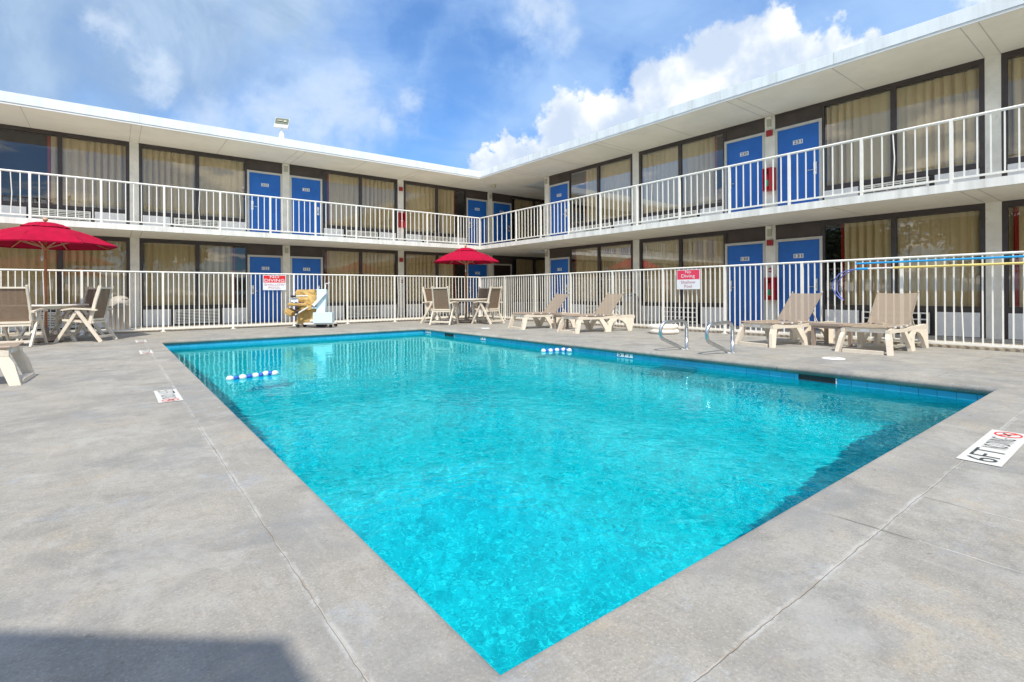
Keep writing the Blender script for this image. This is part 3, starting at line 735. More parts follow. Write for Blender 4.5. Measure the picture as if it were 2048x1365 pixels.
sign((3.571, YFN-.045, 1.24), (1, 0, 0), .60, .415, 'NO', 'DIVING', 'SHALLOW', 'POOL', M_SIGNR, M_INKR, 'red and white sign in capitals reading NO DIVING SHALLOW POOL on the left fence')
sign((XFN-.045, 6.878, 1.205), (0, -1, 0), .61, .455, 'No', 'Diving', 'Shallow', 'Pool', M_SIGNP, M_INKR, 'faded pinkish red sign reading No Diving Shallow Pool on the right fence', True)

# ------------------------------------------------------------------ umbrella
def make_umbrella():
    r0, zr, zt = 1.16, 1.93, 2.36
    root = empty('patio_umbrella')
    # canopy: 8 gores, slightly sagging between ribs, slightly bellied along the rib
    def canopy(rin, rout, zin, zout, sag, n=6, m=8, lift=0.0):
        mb = MB(); vs = []; idx = {}
        for g in range(8):
            a0 = R(22.5+45*g); a1 = R(22.5+45*(g+1)); c0 = Vector((math.cos(a0), math.sin(a0), 0)); c1 = Vector((math.cos(a1), math.sin(a1), 0))
            base = len(vs)
            for i in range(n+1):
                t = i/n; r = rin+(rout-rin)*t
                for j in range(m+1):
                    u = j/m; p = (c0*(1-u)+c1*u)*r
                    z = zin+(zout-zin)*(t**1.06) + .03*math.sin(math.pi*t) - sag*math.sin(math.pi*u)*(t**1.5) + .006*math.sin(u*17+g+t*9)*t
                    vs.append((p.x, p.y, z+lift))
            for i in range(n):
                for j in range(m):
                    a = base+i*(m+1)+j; idx[len(idx)] = (a, a+1, a+m+2, a+m+1)
        mb.add(vs, list(idx.values()), M_RED, False); return mb
    mb = canopy(.30, r0, zt-.085, zr, .022)
    # short valance hem
    vs = []; fs = []
    for k in range(8):
        a = R(22.5+45*k); b = R(22.5+45*(k+1))
        for q in (a, b): vs += [(r0*math.cos(q), r0*math.sin(q), zr), (r0*math.cos(q)*.999, r0*math.sin(q)*.999, zr-.025)]
        o_ = len(vs)-4; fs.append((o_, o_+2, o_+3, o_+1))
    mb.add(vs, fs, M_RED)
    mb.build('canopy', root)
    canopy(.02, .40, zt+.005, zt-.10, .008, 3, 6, .012).build('canopy_vent', root)
    mb = MB(); mb.tube([(0, 0, .03), (0, 0, zt+.01)], .022, M_WOOD, 12); mb.lathe([(.0, .0), (.045, 0), (.048, .05), (.03, .09), (0, .09)], M_WOOD, (0, 0, 1.82), 14); mb.build('pole', root)
    mb = MB(); mb.lathe([(0, -.0), (.02, 0), (.018, .02), (.035, .03), (.042, .06), (.033, .09), (0, .10)], M_WOODL, (0, 0, zt+.01), 14); mb.build('finial', root)
    for k in range(8):
        a = R(22.5+45*k); c = Vector((math.cos(a), math.sin(a), 0))
        mb = MB(); mb.bar(c*.03+Vector((0, 0, zt-.03)), c*(r0-.01)+Vector((0, 0, zr-.008)), .016, .018, M_WOOD); mb.bar(c*.04+Vector((0, 0, 1.87)), c*(r0*.55)+Vector((0, 0, zt-.03-(zt-zr)*.57)), .014, .016, M_WOODL)
        mb.build('rib', root)
    mb = MB(); mb.tube([(-.05, -.03, 1.95), (-.055, -.035, 1.72)], .004, M_WPL, 6); mb.lathe([(0, 0), (.018, .02), (.022, .07), (.006, .12), (0, .13)], M_WPL, (-.055, -.035, 1.60), 10); mb.build('pull_cord', root)
    mb = MB(); mb.lathe([(0, .02), (.22, .02), (.235, .04), (.22, .09), (.05, .11), (.04, .30), (0, .30)], M_TAUPE, (0, 0, 0), 20); mb.build('base', root)
    return root
um = make_umbrella()
place(um, (-1.05, 13.73, 0), R(9), 'red canvas umbrella on a wooden pole over the table at far left', cat='umbrella', group='red patio umbrellas')
u2 = place(copy_tree(um), (8.55, 13.30, 0), R(20), 'small looking red umbrella over the table in the far corner of the deck', cat='umbrella', group='red patio umbrellas'); u2.scale = (.90, .90, .97)
for (x, y, a, lb) in ((-1.31, -.09, 4, 'red umbrella standing just behind the camera'), (-2.85, 8.6, 14, 'red umbrella beside the lounger at the left edge of the deck')):
    place(copy_tree(um), (x, y, 0), R(a), lb, cat='umbrella', group='red patio umbrellas')

# ------------------------------------------------------------------ tables and chairs
def make_table():
    root = empty('patio_table'); r = .66
    mb = MB(); mb.lathe([(.03, .705), (r-.03, .705), (r, .712), (r, .735), (r-.012, .745), (.03, .745)], M_CREAM2, (0, 0, 0), 36)
    mb.lathe([(r-.09, .70), (r-.09, .66), (r-.075, .66), (r-.075, .70)], M_CREAM2, (0, 0, 0), 36); mb.build('tabletop', root)
    for k in range(4):
        a = R(45+90*k); c = Vector((math.cos(a), math.sin(a), 0)); mb = MB()
        P_ = [c*.46+Vector((0, 0, .69)), c*.34+Vector((0, 0, .5)), c*.33+Vector((0, 0, .3)), c*.50+Vector((0, 0, 0))]
        for p, q in zip(P_[:-1], P_[1:]): mb.bar(p, q+(q-p)*.04, .05, .04, M_CREAM2)
        mb.build('leg', root)
    return root
tb = make_table(); place(tb, (-1.05, 13.73, 0), R(20), 'round cream resin table under the umbrella at far left', cat='table', group='round patio tables')
place(copy_tree(tb), (8.55, 13.30, 0), R(50), 'round cream resin table under the umbrella in the far corner', cat='table', group='round patio tables')
def make_chair():
    # local: +x is forward
    root = empty('patio_chair'); w = .29; C = M_CREAM
    zs = .42
    mb = MB()                                                   # seat frame with crossbars
    for s in (-1, 1): mb.bar((.26, s*.235, zs+.02), (-.22, s*.235, zs-.03), .035, .045, C)
    mb.bar((.26, -.25, zs+.02), (.26, .25, zs+.02), .05, .035, C); mb.bar((-.22, -.25, zs-.03), (-.22, .25, zs-.03), .04, .035, C)
    mb.bar((-.215, -.25, zs+.02), (-.215, .25, zs+.02), .045, .04, C)
    mb.build('seat_frame', root)
    mb = MB(); mb.bar((.25, 0, zs+.035), (-.22, 0, zs-.01), .44, .012, M_SLING2); mb.build('seat', root)
    mb = MB(); b0 = Vector((-.20, 0, zs)); b1 = Vector((-.32, 0, 1.08))
    mb.bar(b0+Vector((0, 0, .03)), b1-Vector((0, 0, .03)), .43, .008, M_SLING2, up=(1, 0, 0)); mb.build('backrest', root)
    mb = MB()
    for s in (-1, 1):
        pts = [(-.17, s*.245, zs-.06), (-.22, s*.245, zs+.16), (-.27, s*.24, zs+.40), (-.345, s*.235, 1.10)]
        for p, q in zip(pts[:-1], pts[1:]): mb.bar(p, Vector(q)+(Vector(q)-Vector(p))*.03, .032, .055, C, up=(1, 0, 0))
    mb.bar((-.325, -.24, 1.065), (-.325, .24, 1.065), .035, .03, C)
    mb.build('back_frame', root)
    for s in (-1, 1):
        mb = MB(); y = s*.30
        pts = [(.28, y, .635), (.10, y, .665), (-.12, y, .655), (-.32, y, .63)]
        for p, q in zip(pts[:-1], pts[1:]): mb.bar(p, Vector(q)+(Vector(q)-Vector(p))*.03, .06, .03, C)
        mb.build('armrest', root)
    for s in (-1, 1):
        y = s*.295
        mb = MB(); mb.bar((.03, y, .65), (-.385, y, .0), .03, .06, C, up=(1, 0, 0)); mb.build('leg', root)
        mb = MB(); mb.bar((.01, y-s*.028, .65), (.39, y-s*.028, .0), .028, .055, C, up=(1, 0, 0)); mb.build('leg', root)
    mb = MB(); mb.bar((-.335, -.29, .10), (-.335, .29, .10), .028, .045, C); mb.build('stretcher', root)
    mb = MB(); mb.bar((.31, -.26, .14), (.31, .26, .14), .028, .04, C); mb.build('stretcher', root)
    return root
def cam_dir(r_, d_):
    v = rt*r_ + Vector((fw.x, fw.y, 0))*d_; return math.atan2(v.y, v.x)
ch = make_chair(); first = [True]
def chair(x, y, a, label, g):
    c = ch if first[0] else copy_tree(ch); first[0] = False
    return place(c, (x, y, 0), a, label, cat='chair', group=g)
GA = 'chairs round the left patio table'; GB = 'chairs round the corner patio table'
chair(-1.36, 12.95, cam_dir(-.45, 1.0), 'cream chair with brown mesh back turned to us, nearest at the left table', GA)
chair(-.42, 13.35, cam_dir(-1.0, -.25), 'cream chair in side view at the right of the left table', GA)
chair(-.62, 14.42, cam_dir(-.5, -1.0), 'cream chair between the left table and the fence', GA)
chair(-1.9, 14.6, cam_dir(1, -.4), 'cream chair mostly hidden behind the nearest one at the left table', GA)
chair(7.90, 13.95, cam_dir(1, -.45), 'cream chair partly hidden at the left of the corner table', GB)
chair(7.63, 13.02, cam_dir(.25, 1.0), 'cream chair with its back to the pool at the corner table', GB)
chair(8.80, 12.50, cam_dir(-1.0, .80), 'cream chair in side view at the right of the corner table', GB)
chair(9.40, 13.75, cam_dir(-.5, -1.0), 'cream chair behind the corner table by the fence', GB)

# ------------------------------------------------------------------ loungers
def make_lounger():
    # local: +x runs from foot to head, origin on the ground at the foot end
    root = empty('sun_lounger'); C = M_CREAM; hw = .315
    def slab(pts, y0, y1, m=C):
        mb_ = MB(); n = len(pts); vs = [(p[0], y0, p[1]) for p in pts]+[(p[0], y1, p[1]) for p in pts]
        fs = [tuple(range(n)), tuple(range(2*n-1, n-1, -1))]+[(i, i+n, (i+1) % n+n, (i+1) % n) for i in range(n)]
        mb_.add(vs, [f[::-1] for f in fs], m); return mb_
    for s in (-1, 1):
        y1 = s*hw; y0 = s*(hw-.055)
        mb = MB()
        def poly(pts):
            q = slab(pts, min(y0, y1), max(y0, y1)); mb.add(q.v, q.f, C)
        # side beam with gentle dip toward the middle
        poly([(.10, .30), (.10, .355), (.20, .375), (.45, .35), (.80, .345), (1.05, .365), (1.40, .36), (1.60, .375), (1.80, .375), (1.84, .34), (1.82, .29), (1.60, .305), (1.40, .315), (1.10, .305), (.80, .295), (.45, .30)])
        mb.build('side_rail', root)
        def splay(q): q.v = [(v[0], v[1]+s*max(0, .30-v[2])*.17, v[2]) for v in q.v]
        mb = MB(); poly([(.0, 0), (.09, 0), (.20, .298), (.10, .298), (.055, .22)]); splay(mb); mb.build('leg', root)
        mb = MB(); poly([(.95, 0), (.98, .10), (.84, .296), (.72, .2945), (.86, .06), (.86, 0)]); poly([(.951, 0), (1.03, 0), (1.06, .12), (1.14, .22), (1.24, .27), (1.36, .314), (1.05, .304), (.98, .20)]); splay(mb); mb.build('leg', root)
        mb = MB(); poly([(1.36, .314), (1.30, .275), (1.42, .24), (1.51, .16), (1.56, .0), (1.68, .0), (1.72, .10), (1.80, .29), (1.62, .303)]); splay(mb); mb.build('leg', root)
    for q0, q1 in (((.0, .0), (.075, .05)), ((.13, .305), (.19, .368)), ((1.74, .30), (1.79, .355)), ((.85, .31), (.90, .335))):
        mb = MB(); mb.box((q0[0], -hw+.056, q0[1]), (q1[0], hw-.056, q1[1]), C); mb.build('crossbar', root)
    mb = MB(); mb.add([(.129, -.05, .32), (.129, .07, .32), (.129, .07, .35), (.129, -.05, .35)], [(0, 3, 2, 1)], M_SIGNW); mb.build('maker_label', root)
    mb = MB(); n = 10; vs = []
    for i in range(n+1):
        x = .10+(1.10-.10)*i/n
        for y in (-.285, -.1, .1, .285): vs.append((x, y, .392-.014*(abs(y) < .2)-.008*math.sin(math.pi*i/n)))
    mb.add(vs, [(i*4+j, i*4+4+j, i*4+5+j, i*4+1+j) for i in range(n) for j in range(3)], M_SLING, True)
    for y in (-.29, .29): mb.tube([(.09, y, .393), (1.10, y, .385)], .013, M_TAUPE, 8)
    for x in (.35, .60, .85): 
        for y in (-.305, .305): mb.box((x-.015, y-.015, .372), (x+.015, y+.015, .40), M_WPL)
    mb.build('seat_sling', root)
    a = Vector((1.06, 0, .40)); b = Vector((1.50, 0, .885)); dd_ = (b-a)
    bk = MB(); vs = []
    for i in range(n+1):
        p = a+dd_*(i/n)
        for y in (-.275, -.1, .1, .275): vs.append((p.x+.010*(abs(y) < .2), y, p.z-.010*(abs(y) < .2)))
    bk.add(vs, [(i*4+j, i*4+4+j, i*4+5+j, i*4+1+j) for i in range(n) for j in range(3)], M_SLING, True)
    for y in (-.278, .278): bk.tube([(a.x, y, a.z-.01), (b.x+.01, y, b.z+.012)], .010, M_SLING, 8); bk.lathe([(0, -.012), (.014, 0), (0, .014)], M_WPL, (b.x+.012, y, b.z+.016), 8)
    bo = bk.build('backrest', root)
    mb = MB(); mb.bar((1.26, .24, .60), (1.42, .24, .37), .016, .016, C); mb.bar((1.26, -.24, .60), (1.42, -.24, .37), .016, .016, C); mb.build('prop_bar', root)
    return root
lg = make_lounger()
GL = 'sun loungers lined up along the fence'
place(lg, (8.05, 10.25, 0), R(-8), 'sun lounger with tan mesh, farthest back near the corner table', cat='lounger', group=GL)
for (x, y, a, lb) in ((8.17, 8.50, -7, 'tan mesh sun lounger, second from the corner table, in front of the domed bin'), (8.53, 4.36, -10, 'tan mesh sun lounger beside the steel grab rails, in front of door 131'),
                      (8.68, 2.80, -1, 'sun lounger with tan mesh, nearest at right, under the long poles'), (-.73, 7.68, 176, 'sun lounger at the left edge of the deck with only its foot end showing')):
    place(copy_tree(lg), (x, y, 0), R(a), lb, cat='lounger', group=GL)
def make_side():
    root = empty('side_table')
    mb = MB(); mb.box((-.24, -.24, .34), (.24, .24, .38), M_TAUPE); mb.box((-.22, -.22, .30), (.22, .22, .339), M_TAUPE); mb.build('tabletop', root)
    for x in (-1, 1):
        for y in (-1, 1):
            mb = MB(); mb.bar((x*.195, y*.195, 0), (x*.195, y*.195, .30), .05, .05, M_TAUPE); mb.build('leg', root)
    return root
st = make_side(); place(st, (9.55, 3.52, 0), R(-8), 'low brown side table between the two loungers at right', cat='side table', group='brown side tables')
place(copy_tree(st), (9.0, 9.38, 0), R(-8), 'low brown side table between the two far loungers', cat='side table', group='brown side tables')

# ------------------------------------------------------------------ handrails
def make_rail():
    root = empty('grab_rail')
    mb = MB()
    pts = [(0, 0, .0), (0, 0, .34)]
    def arc(cx, cz, r, a0, a1, n=8): return [(cx+r*math.cos(R(a0+(a1-a0)*k/n)), 0, cz+r*math.sin(R(a0+(a1-a0)*k/n))) for k in range(n+1)]
    pts += arc(-.12, .34, .12, 0, 95); pts += arc(-.50, .305, .145, 96, 232, 12); pts += [(-.09, 0, .012)]
    mb.tube(pts, .027, M_STEEL, 14); mb.build('tube', root)
    mb = MB(); mb.lathe([(.0, .012), (.05, .012), (.06, .0)], M_STEEL, (0, 0, 0), 18); mb.build('flange', root)
    mb = MB(); mb.lathe([(.0, .012), (.05, .012), (.06, .0)], M_STEEL, (-.09, 0, 0), 18); mb.build('flange', root)
    return root
gr = make_rail(); place(gr, (7.33, 4.83, 0), R(-3), 'curved stainless grab rail at the pool edge, left of the pair', cat='grab rail', group='stainless grab rails')
place(copy_tree(gr), (7.42, 4.10, 0), R(-3), 'curved stainless grab rail at the pool edge, right of the pair', cat='grab rail', group='stainless grab rails')

# ------------------------------------------------------------------ pool lift (local x = camera right, y = away)
pl_ = empty('pool_lift', (4.32, 14.42, 0), -yaw, label='white pool lift with tan canvas seat covers parked by the left fence', cat='pool lift')
mb = MB(); mb.box((-.20, -.15, .09), (.55, -.10, .14), M_WPL); mb.box((-.20, .25, .09), (.55, .30, .14), M_WPL); mb.box((.05, -.098, .10), (.12, .248, .135), M_WPL); mb.box((-.05, -.10, .17), (.26, .25, .22), M_WPL)
mb.box((.10, -.05, .02), (.32, .2, .09), M_BLACK); mb.build('base_frame', pl_)
for x, y in ((-.40, -.05), (-.33, .25), (.52, -.12), (.52, .28)):
    mb = MB()
    vs = []; n = 14
    for yy in (-.018, .018):
        for k in range(n): vs.append((x+.045*math.cos(2*math.pi*k/n), y+yy, .046+.045*math.sin(2*math.pi*k/n)))
    mb.add(vs, [(k, (k+1) % n, n+(k+1) % n, n+k) for k in range(n)]+[tuple(range(n)), tuple(range(2*n-1, n-1, -1))], M_BLACK, True); mb.bar((x, y, .05), (x, y, .13), .03, .05, M_STEEL); mb.build('caster', pl_)
mb = MB()
vs = [(.10, -.06, .10), (.32, -.06, .10), (.32, .12, .10), (.10, .12, .10), (.12, -.04, 1.02), (.26, -.04, 1.02), (.26, .10, 1.02), (.12, .10, 1.02)]
vs[5] = (.38, -.04, 1.02); vs[6] = (.38, .10, 1.02); vs[0] = (.10, -.06, .1)
mb.add(vs, [(0, 3, 2, 1), (4, 5, 6, 7), (0, 1, 5, 4), (1, 2, 6, 5), (2, 3, 7, 6), (3, 0, 4, 7)], M_LITE)
mb.box((.10, -.03, 1.02), (.36, .09, 1.045), M_LITE); mb.build('mast', pl_)
mb = MB(); mb.tube([(.14, 0, 1.03), (.14, 0, 1.07), (.18, 0, 1.10)], .012, M_WPL, 8); mb.tube([(.34, 0, 1.04), (.34, 0, 1.17), (.32, 0, 1.20), (.44, 0, 1.20), (.46, 0, 1.23)], .015, M_WPL, 8); mb.build('hook', pl_)
mb = MB(); mb.box((.09, -.24, .14), (.60, -.06, .42), M_LITE); mb.build('battery_box', pl_)
mb = MB(); mb.bar((.38, -.08, .97), (.05, -.12, .60), .06, .075, M_WPL); mb.build('boom', pl_)
mb = MB(); mb.bar((-.08, -.16, .56), (-.42, -.16, .36), .03, .035, M_WPL); mb.bar((-.08, .12, .56), (-.42, .12, .36), .03, .035, M_WPL); mb.box((-.08, -.1, .52), (.12, .0, .57), M_LITE); mb.build('leg_support', pl_)
def soft_box(mb, a, b, m, seed, amp=.016, n=5):
    rnd = random.Random(seed); a = Vector(a); b = Vector(b); c = (a+b)/2; h = (b-a)/2
    pts = {}; vs = []; fs = []
    def vid(i, j, k):
        if (i, j, k) not in pts:
            p = Vector((i/n*2-1, j/n*2-1, k/n*2-1)); q = p.copy()
            L = max(abs(p.x), abs(p.y), abs(p.z)); sph = p.normalized()*L*1.25; q = p*.82+sph*.18
            pts[(i, j, k)] = len(vs); vs.append((c.x+h.x*q.x+rnd.uniform(-amp, amp), c.y+h.y*q.y+rnd.uniform(-amp, amp), c.z+h.z*q.z+rnd.uniform(-amp, amp)))
        return pts[(i, j, k)]
    for u in range(n):
        for v in range(n):
            for w0, fl_ in ((0, 1), (n, 0)):
                for ax in range(3):
                    q = []
                    for du, dv in ((0, 0), (1, 0), (1, 1), (0, 1)):
                        ijk = [0, 0, 0]; ijk[ax] = w0; ijk[(ax+1) % 3] = u+du; ijk[(ax+2) % 3] = v+dv; q.append(vid(*ijk))
                    fs.append(tuple(q[::-1]) if fl_ else tuple(q))
    mb.add(vs, fs, m, False)
mb = MB(); soft_box(mb, (-.47, -.05, .70), (.08, .22, 1.03), M_TARP, 1); soft_box(mb, (-.22, -.08, .60), (.10, .2, .88), M_TARP, 4); mb.build('seat_back_cover', pl_)
mb = MB(); soft_box(mb, (-.62, -.20, .60), (-.10, .16, .67), M_TARP, 2, .008); soft_box(mb, (-.30, -.16, .50), (.0, .16, .62), M_TARP, 5, .012); mb.build('seat_cushion', pl_)
mb = MB(); soft_box(mb, (-.46, .0, .10), (.09, .28, .60), M_TARP, 3, .02); mb.build('body_cover', pl_)
Mx = Matrix.Translation((-.60, -.05, .43)) @ Matrix.Rotation(R(35), 4, 'Y')
q = MB(); soft_box(q, (-.09, -.18, -.07), (.11, .18, .07), M_TARP, 6, .006); mb = MB(); mb.add(q.v, q.f, M_TARP, False, Mx); mb.build('footrest', pl_)
mb = MB(); mb.tube([(-.40, -.24, .86), (-.04, -.24, .87)], .016, M_WPL, 8); mb.tube([(-.50, -.24, .86), (-.36, -.24, .86)], .022, M_BLACK, 8); mb.tube([(-.62, .2, .85), (-.25, .2, .86)], .016, M_WPL, 8); mb.tube([(-.66, .2, .85), (-.55, .2, .85)], .022, M_BLACK, 8)
mb.build('armrest', pl_)
mb = MB(); mb.box((-.52, -.205, .70), (-.32, -.19, .82), M_WPL); mb.build('side_panel', pl_)
for z in (.50, .40):
    mb = MB(); mb.box((-.40, -.19, z), (-.33, -.14, z+.05), M_BLACK); mb.build('clamp', pl_)

# ------------------------------------------------------------------ bins, rings, poles
def make_bin():
    root = empty('trash_bin')
    mb = MB(); mb.lathe([(0, 0), (.19, 0), (.21, .04), (.215, .60), (.23, .61), (.23, .64), (0, .64)], M_BIN, (0, 0, 0), 24); mb.build('bin_body', root)
    mb = MB(); mb.lathe([(.225, .641), (.225, .68), (.20, .76), (.14, .83), (.06, .86), (0, .865)], M_BIN, (0, 0, 0), 24); mb.build('lid', root)
    mb = MB(); vs = []
    for k in range(7):
        t = R(-110+k*7); vs += [(.222*math.cos(t), .222*math.sin(t), .67), (.19*math.cos(t), .19*math.sin(t), .78)]
    mb.add([(v[0]*1.012, v[1]*1.012, v[2]) for v in vs], [(2*k, 2*k+2, 2*k+3, 2*k+1) for k in range(6)], M_BLACK); mb.build('opening', root)
    return root
tbn = make_bin(); place(tbn, (.14, 16.10, ZW), R(30), 'beige domed litter bin behind the fence by the left white column', cat='trash bin', group='domed litter bins')
place(copy_tree(tbn), (11.75, 9.55, ZW), R(-60), 'beige domed litter bin behind the fence and the second lounger', cat='trash bin', group='domed litter bins')
def ring(loc, rz, label, z):
    mb = MB(); n = 30; mb.tube([(.27*math.cos(2*math.pi*k/n), .27*math.sin(2*math.pi*k/n), .05) for k in range(n)], .047, M_CREAM2, 12, True)
    root = mb.build('ring_buoy', None, (loc[0], loc[1], z), rz); tag(root, label, 'ring buoy', 'stacked ring buoys')
    for k in range(4):
        a = math.pi/2*k+.3; c = Vector((math.cos(a), math.sin(a), 0)); t = Vector((-c.y, c.x, 0)); m2 = MB()
        m2.tube([c*.27+Vector((0, 0, .05))+(c*math.cos(R(j*30))+Vector((0, 0, math.sin(R(j*30)))))*.051 for j in range(12)], .009, M_WPL, 6, True); m2.build('rope_tie', root)
ring((9.62, 6.90), 0, 'cream ring buoy lying on the deck, lower of the stack of two', .0)
ring((9.66, 6.95), .5, 'cream ring buoy lying on top of another near the right fence', .096)
for p, q, r_, m, lb in (((10.44, 3.455, 1.402), (10.44, -1.3, 1.415), .017, M_BPOLE, 'long blue pole hung along the top of the right fence'),):
    mb = MB(); mb.tube([p, q], r_, m, 10); tag(mb.build('pool_pole'), lb, 'pole')
yp = empty('pool_net', (10.44, 3.287, 1.306), label='yellow pole with a curved net hoop, hung on the fence below the blue pole', cat='pool net')
mb = MB(); mb.tube([(0, -.38, .002), (0, -4.6, .01)], .019, M_YPOLE, 10); mb.build('pole', yp)
mb = MB(); mb.tube([(0, 0, 0), (0, -.38, .002)], .016, M_WPL, 10); mb.build('handle_sleeve', yp)
mb = MB(); mb.tube([(0, .16, 0), (0, -.02, 0)], .022, M_BPOLE, 10); mb.build('coupling', yp)
mb = MB(); mb.tube([(0, .16, 0), (-.02, .30, -.02), (-.03, .42, -.08), (-.04, .50, -.18), (-.04, .53, -.32), (-.03, .49, -.44), (-.01, .41, -.53), (.02, .37, -.56), (.03, .42, -.50), (.04, .485, -.38), (.04, .47, -.22), (.03, .38, -.10), (.0, .2, -.01)], .010, mat('net_hoop', (.16, .20, .55), .4), 8)
mb.build('net_hoop', yp)

# ------------------------------------------------------------------ float lines on the water
def floats(pts, label, white_last=False):
    root = empty('float_line', (pts[0][0], pts[0][1], WATER), label=label, cat='float line', group='float lines in the pool')
    o_ = Vector((pts[0][0], pts[0][1], WATER)); mbr = MB(); mbr.tube([Vector((p[0], p[1], WATER+.01))-o_ for p in pts], .006, M_WPL, 6); mbr.build('rope', root)
    for i, (a, b) in enumerate(zip(pts[:-1], pts[1:])):
        A = Vector((a[0], a[1], WATER+.014+a[2]))-o_; B = Vector((b[0], b[1], WATER+.014+b[2]))-o_; D = B-A; r_ = .038 if i % 2 == 0 else .033
        mb = MB(); n = 7; mb.tube([A+D*(.04+.92*k/(n-1)) for k in range(n)], r_, M_WPL if i % 2 == 0 else M_FBLUE, 14, rs=[r_*q for q in (.45, .85, 1, 1, 1, .85, .45)]); mb.build('float', root)
P1 = [(1.113, 7.276, 0), (1.20, 7.274, 0), (1.26, 7.29, 0), (1.35, 7.30, 0), (1.42, 7.31, 0), (1.50, 7.33, .004), (1.555, 7.35, -.004), (1.63, 7.40, .014), (1.66, 7.33, 0), (1.74, 7.36, .01)]
floats(P1, 'white and blue float line near the left edge of the pool')
P2 = [(6.12, 7.02, 0), (6.20, 6.985, 0), (6.245, 6.965, 0), (6.325, 6.935, 0), (6.37, 6.93, .0), (6.45, 6.90, .006), (6.50, 6.895, -.0), (6.535, 6.82, .012), (6.52, 6.76, 0), (6.525, 6.66, .014)]
floats(P2, 'white and blue float line curled against the right edge of the pool')

# ------------------------------------------------------------------ wall fixtures
def fixture(name, w, s, z, parts, label, cat, group):
    root = empty(name, wp(w, s, 0, z), label=label, cat=cat, group=group); o_ = Vector(wp(w, s, 0, z))
    for nm, fn in parts:
        mb = MB(); fn(mb, w, s, z); mb.v = [tuple(Vector(v)-o_) for v in mb.v]; mb.build(nm, root)
    return root
def wl_house(mb, w, s, z): wbox(mb, w, s-.055, s+.055, .002, .07, z+.06, z+.12, M_WALL); wbox(mb, w, s-.06, s+.06, .002, .02, z-.13, z+.06, M_WALL)
def wl_diff(mb, w, s, z): wbox(mb, w, s-.045, s+.045, .021, .065, z-.12, z+.058, M_DIFF)
for fl in (0, 1):
    Z = F2*fl; fn = ('ground', 'upper')[fl]
    for w, s, lb in (('L', 4.45, 'at the middle of the left wing between two blue doors'), ('R', 5.95, 'over a red alarm box between two blue doors'), ('L', 12.56, 'near the inner corner of the left wing'), ('R', 14.02, 'at the end of the right wing')):
        fixture('wall_light', w, s, Z+2.36, (('housing', wl_house), ('diffuser', wl_diff)), '%s floor column light %s' % (fn, lb), 'wall light', 'lights at the tops of the columns')
    for w, s, z, lb in (('L', 8.48, 2.16, 'on the left wing column'), ('R', 5.95, 2.09, 'on the right wing column between two blue doors')):
        def ab(mb, w_, s_, z_): wbox(mb, w_, s_-.07, s_+.07, .002, .05, z_-.07, z_+.07, M_DRED)
        def ah(mb, w_, s_, z_): wbox(mb, w_, s_-.03, s_+.03, .051, .06, z_-.03, z_+.03, M_REDP)
        fixture('fire_alarm', w, s, Z+z, (('alarm_box', ab), ('horn', ah)), 'dark red alarm box, %s floor, %s' % (fn, lb), 'fire alarm', 'red alarm boxes on the columns')
def cab(mb, w, s, z):
    wbox(mb, w, s-.12, s+.12, .002, .02, z-.27, z+.27, M_REDP)
    for a, b in ((s-.125, s-.105), (s+.105, s+.125)): wbox(mb, w, a, b, .002, .17, z-.27, z+.27, M_REDP)
    wbox(mb, w, s-.104, s+.104, .021, .17, z+.25, z+.27, M_REDP); wbox(mb, w, s-.104, s+.104, .021, .17, z-.27, z-.25, M_REDP)
    wbox(mb, w, s-.104, s-.03 if w == 'R' else s+.104, .16, .172, z-.249, z+.249 if w == 'R' else z-.05, M_REDP)
def ext(mb, w, s, z):
    p = wp(w, s+(.03 if w == 'R' else 0), .10, z-.24); mb.lathe([(0, 0), (.055, 0), (.058, .30), (.03, .36), (.02, .38), (0, .38)], M_REDP, p, 14)
    mb.lathe([(.0585, .08), (.0585, .22)], M_GREEN if w == 'R' else M_SIGNW, p, 14); mb.tube([(p[0], p[1], p[2]+.38), (p[0], p[1], p[2]+.43)], .014, M_BLACK, 8)
for w, s, z, lb in (('R', 5.93, 3.60, 'red extinguisher cabinet on the balcony between doors 230 and 231'), ('R', 5.90, .98, 'red fire extinguisher cabinet on the ground floor between doors 130 and 131'), ('L', 8.48, 3.63, 'red fire extinguisher cabinet on the left wing balcony column')):
    fixture('extinguisher_cabinet', w, s, z, (('cabinet', cab), ('extinguisher', ext)), lb, 'fire extinguisher cabinet', 'red extinguisher cabinets')
def pb(mb, w, s, z): wbox(mb, w, s-.035, s+.035, .002, .03, z-.05, z+.05, M_DRED); wbox(mb, w, s-.02, s+.02, .031, .036, z-.02, z+.01, M_SIGNW)
def pbs(mb, w, s, z): wbox(mb, w, s-.03, s+.03, .002, .012, z-.13, z-.06, M_SIGNW)
fixture('pull_station', 'R', 5.95, 1.43, (('pull_box', pb), ('notice', pbs)), 'tiny red fire pull box between doors 130 and 131', 'fire pull box', 'fire pull boxes')
fixture('pull_station', 'L', 8.50, 1.36, (('pull_box', pb), ('notice', pbs)), 'tiny red fire pull box on the left wing column by the ground floor window', 'fire pull box', 'fire pull boxes')
cl = empty('ceiling_light', (11.75, 16.25, F2+ZC-.004), label='small square ceiling light under the roof at the inner corner', cat='ceiling light')
mb = MB(); mb.box((-.12, -.12, -.02), (.12, .12, -.001), M_WALL); mb.build('housing', cl)
mb = MB(); mb.lathe([(.10, -.021), (.10, -.10), (.07, -.13), (0, -.13)], M_DIFF, (0, 0, 0), 14); mb.build('diffuser', cl)
